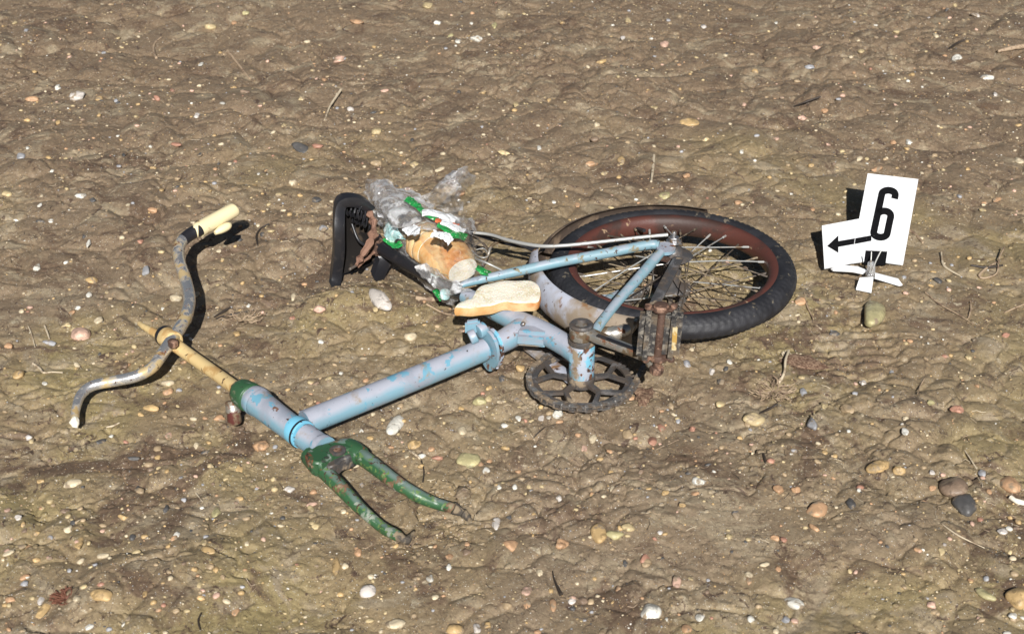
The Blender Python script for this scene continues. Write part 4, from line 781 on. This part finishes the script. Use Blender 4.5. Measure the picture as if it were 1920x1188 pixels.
for i, (px, py, w_, h_, c, a) in enumerate(recs):
    lm = min(LM, key=lambda L_: math.hypot(L_[1]-px, (L_[2]-py)*1.3)); dx, dy = px-lm[1], py-lm[2]
    if lm[0].startswith(('the upper', 'the lower', 'the middle')): rel = 'near '+lm[0]
    else: rel = (('right of ' if dx > 0 else 'left of ') if abs(dx) > abs(dy) else ('below ' if dy > 0 else 'above '))+lm[0]
    m_ = max(w_, h_); sz = 'large' if m_ > 29 else ('medium' if m_ > 17 else ('small' if m_ > 10 else 'tiny')); shp = 'long' if m_ > 1.8*min(w_, h_) else 'rounded'
    groups.setdefault((sz, shp, CN.get(c, c), rel), []).append((math.hypot(dx, dy), i))
labels = {}
for k, L_ in groups.items():
    L_.sort()
    for j, (_, i) in enumerate(L_):
        s = f'{k[0]} {k[1]} {k[2]} pebble {k[3]}'
        if len(L_) > 1: s += (', nearest to it' if j == 0 else f', {ORD[j]} nearest to it')
        labels[i] = s
def add_stone(i, px, py, w_, h_, c, ang):
    p = PG(px, py); s = scl(p); a_ = w_/2/s; b_ = h_/2/s/.62
    t = R(ang)
    if ang:      # major axis drawn at this angle in the picture
        mj, mn = max(w_, h_)/2, min(w_, h_)/2; gx, gy = math.cos(t), math.sin(t)/.53; th_ = math.atan2(gy, gx); l = math.hypot(gx, gy)
        a_ = mj*l/s*.95; b_ = mn/s*1.15; rot = th_
    else: rot = 0
    c_ = min(a_, b_)*.62
    big = max(w_, h_) > 28
    v = (stone_shape(IV3, .25, 3)*1.08 if big else stone_shape(IV3, .42, 6)*1.04)*np.array([a_, b_, c_])
    if big: c_ *= 1.0
    me = bpy.data.meshes.new('pebble'); me.from_pydata(v.tolist(), [], IF3); me.materials.append(M['s_'+c]); me.polygons.foreach_set('use_smooth', [True]*len(IF3))
    o = bpy.data.objects.new('pebble', me); COL.objects.link(o); o.location = p+Vector((0, 0, c_*.30)); o.rotation_euler = (rg.uniform(-.15, .15), rg.uniform(-.15, .15), rot)
    tag(o, labels[i], 'pebble', 'pebbles pressed into the mud')
for i, r_ in enumerate(recs): add_stone(i, *r_)

# fine gravel, grit and crumbs: uncountable
def scatter(name, n, smin, smax, mats, wts, base, bf, kind='stuff', flat=.6, sink=.2, power=2.5, clus=0):
    V, F, FM = [], [], []; nv = 0; shapes = [stone_shape(base, .4, 5) for _ in range(12)]
    pts = []
    while len(pts) < n:
        px = rg.uniform(-60, 1980); py = rg.uniform(-30, 1230)
        # even density on the ground, more stones where the noise says so
        p = P(px, py); 
        if rg.random() > (1.0/scl(p))**2*scl(P(960, 1188))**2*.30+.06: continue
        if clus and vn(np.array([p.x*clus+30]), np.array([p.y*clus+30]), 5)[0] < rg.uniform(.1, .75): continue
        pts.append((p.x, p.y))
    pts = np.array(pts); z = Hf(pts[:, 0], pts[:, 1]); k = len(base); FA = np.array(bf)
    for i in range(n):
        s = smin+(smax-smin)*rg.random()**power; v = shapes[rg.randrange(12)]*np.array([s*rg.uniform(.8, 1.4), s*rg.uniform(.7, 1.1), s*flat])
        a = rg.uniform(0, 6.28); c_, s_ = math.cos(a), math.sin(a); x = v[:, 0]*c_-v[:, 1]*s_; y = v[:, 0]*s_+v[:, 1]*c_
        V.append(np.stack([x+pts[i, 0], y+pts[i, 1], v[:, 2]+z[i]+s*flat*sink], 1)); F.append(FA+nv); nv += k
        r_ = rg.random(); acc = 0
        for j, w_ in enumerate(wts):
            acc += w_
            if r_ <= acc or j == len(wts)-1: FM.append(np.full(len(bf), j, dtype=np.int32)); break
    V = np.concatenate(V); F = np.concatenate(F); FM = np.concatenate(FM)
    me = bpy.data.meshes.new(name); me.vertices.add(len(V)); me.vertices.foreach_set('co', V.ravel()); me.loops.add(F.size); me.loops.foreach_set('vertex_index', F.ravel().astype(np.int32))
    me.polygons.add(len(F)); me.polygons.foreach_set('loop_start', np.arange(0, F.size, 3, dtype=np.int32)); me.polygons.foreach_set('material_index', FM); me.polygons.foreach_set('use_smooth', np.ones(len(F), dtype=bool)); me.update(calc_edges=True)
    for q in mats: me.materials.append(M[q])
    o = bpy.data.objects.new(name, me); COL.objects.link(o); o['kind'] = kind
    return o
o = scatter('fine_gravel', 2600, .0022, .0062, ['s_white', 's_cream', 's_yellow', 's_amber', 's_orange', 's_pink', 's_red', 's_dark', 's_grey', 's_tan', 's_brown'], [.05, .13, .17, .14, .07, .06, .02, .05, .06, .18, .07], IV2, IF2, clus=7, sink=.25)
o['label'] = 'fine mixed gravel strewn over the mud'
o = scatter('grit', 11000, .0008, .0024, ['s_white', 's_cream', 's_yellow', 's_amber', 's_dark', 's_tan', 's_grey', 's_orange'], [.06, .18, .2, .12, .1, .22, .06, .06], IV1, IF1, clus=9)
o['label'] = 'tiny pale grit specks on the mud'
o = scatter('mud_crumbs', 6000, .0012, .0060, ['clod'], [1], IV2, IF2, flat=.55, sink=-.1, power=3.5, clus=5)
o['label'] = 'small crumbs of brown mud'
# loose rootlets and fibres
mb = MB(); n = 0
while n < 900:
    px, py = rg.uniform(-20, 1940), rg.uniform(-10, 1200); p = P(px, py)
    if vn(np.array([p.x*4+60]), np.array([p.y*4+60]), 8)[0] < rg.uniform(.15, .85): continue
    n += 1; a = rg.uniform(0, 6.28); l = rg.uniform(.006, .03); pts = []; q = Vector((p.x, p.y, 0)); k = rg.randint(3, 5)
    cc = []
    for j in range(k): cc.append((q.x, q.y)); a += rg.uniform(-.7, .7); q = q+Vector((math.cos(a), math.sin(a), 0))*l/k
    zz = Hf(np.array([c_[0] for c_ in cc]), np.array([c_[1] for c_ in cc])); pts = [Vector((c_[0], c_[1], z_+rg.uniform(.0002, .0022))) for c_, z_ in zip(cc, zz)]
    v, f = sweep(pts, rg.uniform(.0002, .00055), 4); mb.add(v, f, rg.choice((0, 0, 1, 2, 2)))
o = mb.link('root_fibres', None, None, mats=[M['wood'], M['palewood'], M['darkwood']], kind='stuff'); o['label'] = 'fine root fibres scattered over the mud'

# ------------------------------------------------------------------ twigs, roots, clods: one by one
def gt(name, pts, m, label, cat, group=None, lift=.002, wob=.25, n=8, ends=None, seed=0):
    q = []
    for a in pts:
        p = PG(a[0], a[1]); q.append((p.x, p.y, p.z+lift+(a[3] if len(a) > 3 else 0), a[2]/2/scl(p)))
    q = catmull(q, 5); rg2 = random.Random(seed+int(pts[0][0]))
    v, f = sweep([x[:3] for x in q], [x[3]*(1+wob*(rg2.random()-.5)) for x in q], n)
    o = link(name, v, f, M[m], None, loc=Vector(q[0][:3])); tag(o, label, cat, group); return o
g_ = 'twigs and roots lying on the mud'
TW = [('twig', [(427, 97, 6), (447, 122, 5), (468, 149, 4)], 'wood', 'straight grey brown stick above the cream grip, near the top', 'twig'),
 ('root', [(302, 72, 3), (291, 82, 4), (288, 95, 5), (293, 110, 6)], 'wood', 'pale hooked root near the top left, with a knobbly foot', 'root'),
 ('twig', [(640, 179, 5, .012), (630, 192, 5, .010), (618, 206, 4, .004), (609, 228, 4)], 'palewood', 'crooked pale twig sticking up above the black saddle', 'twig'),
 ('straw', [(1226, 293, 6), (1224, 318, 6), (1221, 342, 4)], 'palewood', 'short cream straw lying above the rear wheel', 'straw'),
 ('twig', [(1488, 201, 2), (1512, 192, 4), (1538, 183, 4)], 'darkwood', 'thin dark twig left of and above the number marker', 'twig'),
 ('twig', [(1870, 101, 6, .004), (1900, 97, 9, .008), (1935, 92, 9, .008)], 'wood', 'thick grey stick running off the right edge near the top', 'twig'),
 ('twig', [(1778, 94, 3), (1792, 84, 5), (1808, 77, 3)], 'darkwood', 'short black twig just left of the thick grey stick', 'twig'),
 ('root', [(1764, 477, 3, .004), (1768, 497, 5), (1782, 509, 4), (1801, 519, 3)], 'palewood', 'pale curved root just right of the number marker', 'root'),
 ('root', [(1881, 475, 3, .01), (1872, 492, 3, .006), (1868, 514, 3), (1845, 523, 4), (1836, 518, 6), (1848, 505, 4), (1870, 492, 3)], 'wood', 'looped tan root right of the number marker near the right edge', 'root'),
 ('root', [(1735, 550, 3), (1762, 572, 3), (1798, 592, 3), (1824, 609, 2)], 'wood', 'long thin root below and right of the number marker', 'root'),
 ('root', [(1819, 567, 3), (1820, 580, 4), (1816, 597, 3)], 'wood', 'short upright rootlet beside the long thin root', 'root'),
 ('root', [(1808, 850, 3, .004), (1822, 866, 3), (1836, 890, 4), (1842, 914, 2)], 'palewood', 'bent pale root above the two dark stones at lower right', 'root'),
 ('straw', [(1766, 984, 2), (1798, 1006, 3), (1846, 1029, 2)], 'palewood', 'thin pale straw below the two dark stones at lower right', 'straw'),
 ('root', [(1920, 572, 3), (1900, 580, 3), (1882, 588, 2)], 'wood', 'rootlet entering from the right edge below the looped root', 'root'),
 ('twig', [(1424, 776, 3), (1440, 769, 5), (1458, 759, 4)], 'darkwood', 'black twig above the yellow double pebble right of the chainring', 'twig'),
 ('twig', [(1036, 1072, 2), (1040, 1090, 4), (1052, 1116, 9)], 'darkwood', 'dark tapering stick near the bottom edge, middle', 'twig'),
 ('twig', [(1431, 851, 3), (1433, 860, 5), (1435, 869, 3)], 'darkwood', 'tiny black splinter below the yellow double pebble', 'twig'),
 ('root', [(505, 421, 3), (489, 430, 3), (481, 445, 4), (484, 462, 2)], 'darkwood', 'dark hooked root between the cream grip and the saddle', 'root'),
 ('root', [(402, 596, 3), (415, 588, 5), (432, 578, 4)], 'darkwood', 'upper of two short dark roots right of the handlebar clamp', 'root'),
 ('root', [(405, 599, 3), (430, 592, 4), (464, 586, 4)], 'darkwood', 'lower of two short dark roots right of the handlebar clamp', 'root'),
 ('root', [(62, 683, 4), (75, 692, 5), (82, 700, 4), (98, 699, 3), (118, 700, 3)], 'palewood', 'white crooked root left of the handlebar', 'root'),
 ('straw', [(53, 612, 2), (60, 630, 3), (66, 652, 2)], 'palewood', 'thin straw standing left of the stem rod, near the left edge', 'straw'),
 ('straw', [(84, 612, 4), (89, 625, 4), (93, 637, 3)], 'palewood', 'short cream straw between thin straw and the pink pebble', 'straw'),
 ('straw', [(200, 802, 3), (212, 800, 4), (224, 794, 3)], 'palewood', 'pale sliver of straw right of the broken handlebar end', 'straw'),
 ('twig', [(642, -4, 5), (638, 8, 3)], 'wood', 'grey twig cut by the top edge, left of the middle', 'twig'),
 ('root', [(780, 560, 9), (805, 563, 9), (838, 561, 7)], 'wood', 'thick brown root stub below the bread bag', 'root'),
 ('root', [(800, 572, 4), (830, 588, 4), (855, 594, 5), (880, 606, 3)], 'wood', 'thin wavy root below the bread bag and brown stub', 'root'),
 ('root', [(1478, 668, 4, .010), (1472, 684, 5, .008), (1470, 703, 5, .003), (1460, 720, 6)], 'palewood', 'upright frayed root above the root clump, right of the wheel', 'root'),
 ('twig', [(1290+218, 550, 2), (1512, 572, 3), (1525, 600, 3)], 'wood', 'thin twig just right of the rear tyre', 'twig'),
 ('straw', [(1530, 612, 4), (1540, 619, 3)], 'palewood', 'tiny cream straw chip right of the rear tyre', 'straw'),
 ('root', [(1690, 425, 3), (1712, 438, 6), (1730, 456, 5)], 'wood', 'brown root end right of the number plate', 'root'),
 ('twig', [(1820, 499, 4), (1850, 503, 6), (1880, 499, 4)], 'darkwood', 'dark stick lying above the looped root at right', 'twig'),
 ('straw', [(368, 926, 3), (380, 942, 2)], 'palewood', 'hair-thin straw left of the front fork', 'straw'),
 ('twig', [(378, 1150, 3), (372, 1165, 4), (376, 1182, 3)], 'darkwood', 'thin black twig near the bottom edge, left half', 'twig'),
 ('root', [(1690+30, 740, 2), (1725, 725, 3), (1733, 712, 2)], 'wood', 'short hooked rootlet above the brownish red pebble at right', 'root'),
 ('twig', [(755, 843, 3), (775, 851, 5), (788, 862, 4)], 'palewood', 'knotty pale twig right of the fork crown', 'twig'),
 ('twig', [(790, 865, 3), (795, 885, 3), (793, 905, 4)], 'darkwood', 'dark twig hanging from the knotty pale twig', 'twig'),
 ('twig', [(1000, 823, 2), (1010, 812, 3), (1022, 802, 2)], 'darkwood', 'short dark twig below the chainring', 'twig'),
 ('bone', [(1895, 934, 9), (1906, 941, 11), (1928, 947, 12)], 'whiteplastic', 'white bone-like stick at the right edge beside the orange stone', 'stick')]
for t_ in TW: gt(t_[0], t_[1], t_[2], t_[3], t_[4], g_)
def clump(px, py, rad, n, m, label, cat, name='root_clump'):
    c = PG(px, py); mb = MB(); r2 = random.Random(int(px))
    for _ in range(n):
        a = r2.uniform(0, 6.28); q = c+Vector((math.cos(a), math.sin(a), 0))*rad*.5*r2.random()+Vector((0, 0, .001)); pts = [q]
        for j in range(5): a += r2.uniform(-.9, .9); q = q+Vector((math.cos(a), math.sin(a), r2.uniform(-.2, .6)))*rad*.2; pts.append(q)
        mb.add(*sweep([Vector(x) for x in catmull([tuple(z) for z in pts], 3)], r2.uniform(.0004, .0011), 5))
    o = mb.link(name, M[m], None, loc=c); tag(o, label, cat)
clump(1450, 735, .030, 60, 'wood', 'tangled clump of fine tan roots right of the chainring', 'root clump')
clump(122, 1122, .016, 60, 'redroot', 'tuft of red brown rootlets near the lower left corner', 'root clump')
clump(1480, 672, .014, 22, 'palewood', 'small frayed tuft of pale rootlets at the husk right of the wheel', 'root clump')
clump(455, 600, .030, 22, 'wood', 'sparse fine rootlets in the mud right of the handlebar clamp', 'root clump')
def clod(px, py, rx, ry, rz, label, m='clod', name='mud_clod', zl=0, seed=0, cat='mud clod', flatz=None):
    p = PG(px, py); v = IV3.copy()
    n3 = lambda q, s_: np.sin(q@(np.array([3.1, 4.3, 2.2])*s_)+seed)+np.sin(q@(np.array([-2.9, 3.7, 4.1])*s_)+seed*2)
    v = stone_shape(v, .8, 5)*(1+.09*n3(v, 2.2)+.06*n3(v, 5)+.04*n3(v, 11))[:, None]*np.array([rx, ry, rz]) + np.array([p.x, p.y, p.z+zl])
    o = link(name, v.tolist(), IF3, M[m], None, loc=p); tag(o, label, cat)
clod(832, 948, .019, .013, .010, 'lump of mud caught on the far fork blade, inner lump', zl=.034, seed=1)
clod(870, 956, .019, .026, .010, 'lump of mud over the tip of the far fork blade', zl=.030, seed=2)
clod(762, 995, .016, .032, .010, 'lump of mud over the tip of the near fork blade', zl=.026, seed=4)
clod(1208, 742, .016, .028, .009, 'dark brown dead leaf scrap below the pedal', 'leaf', 'dead_leaf', .002, 5, 'leaf')
clod(1510, 682, .034, .020, .005, 'dark brown textured husk lying right of the rear wheel', 'leaf', 'seed_husk', .002, 6, 'husk')

def heap(pts, n, spread, seed):
    r3 = random.Random(seed); mb = MB(); A3 = IV2
    for _ in range(n):
        a = r3.choice(pts); p = P(a[0]+r3.gauss(0, spread), a[1]+r3.gauss(0, spread*.5)); z = G(p.x, p.y); q = r3.uniform(.0015, .0075)*r3.random()**.5
        v = stone_shape(A3, .5, 4)*np.array([q*r3.uniform(.8, 1.5), q, q*.6])+np.array([p.x, p.y, z]); mb.add(v.tolist(), IF2)
    return mb
o = heap([(620, 535), (640, 538), (670, 535), (700, 528), (140, 800), (760, 1015), (735, 1008), (870, 975), (850, 968), (1210, 720), (1000, 760), (1090, 775), (1180, 760), (960, 690), (440, 800), (640, 930), (560, 850), (780, 925), (1400, 620), (1300, 640), (1480, 560)], 420, 14, 4).link('soil_crumbs', M['mud'], kind='stuff')
o['label'] = 'loose soil crumbs heaped beside the bicycle parts'
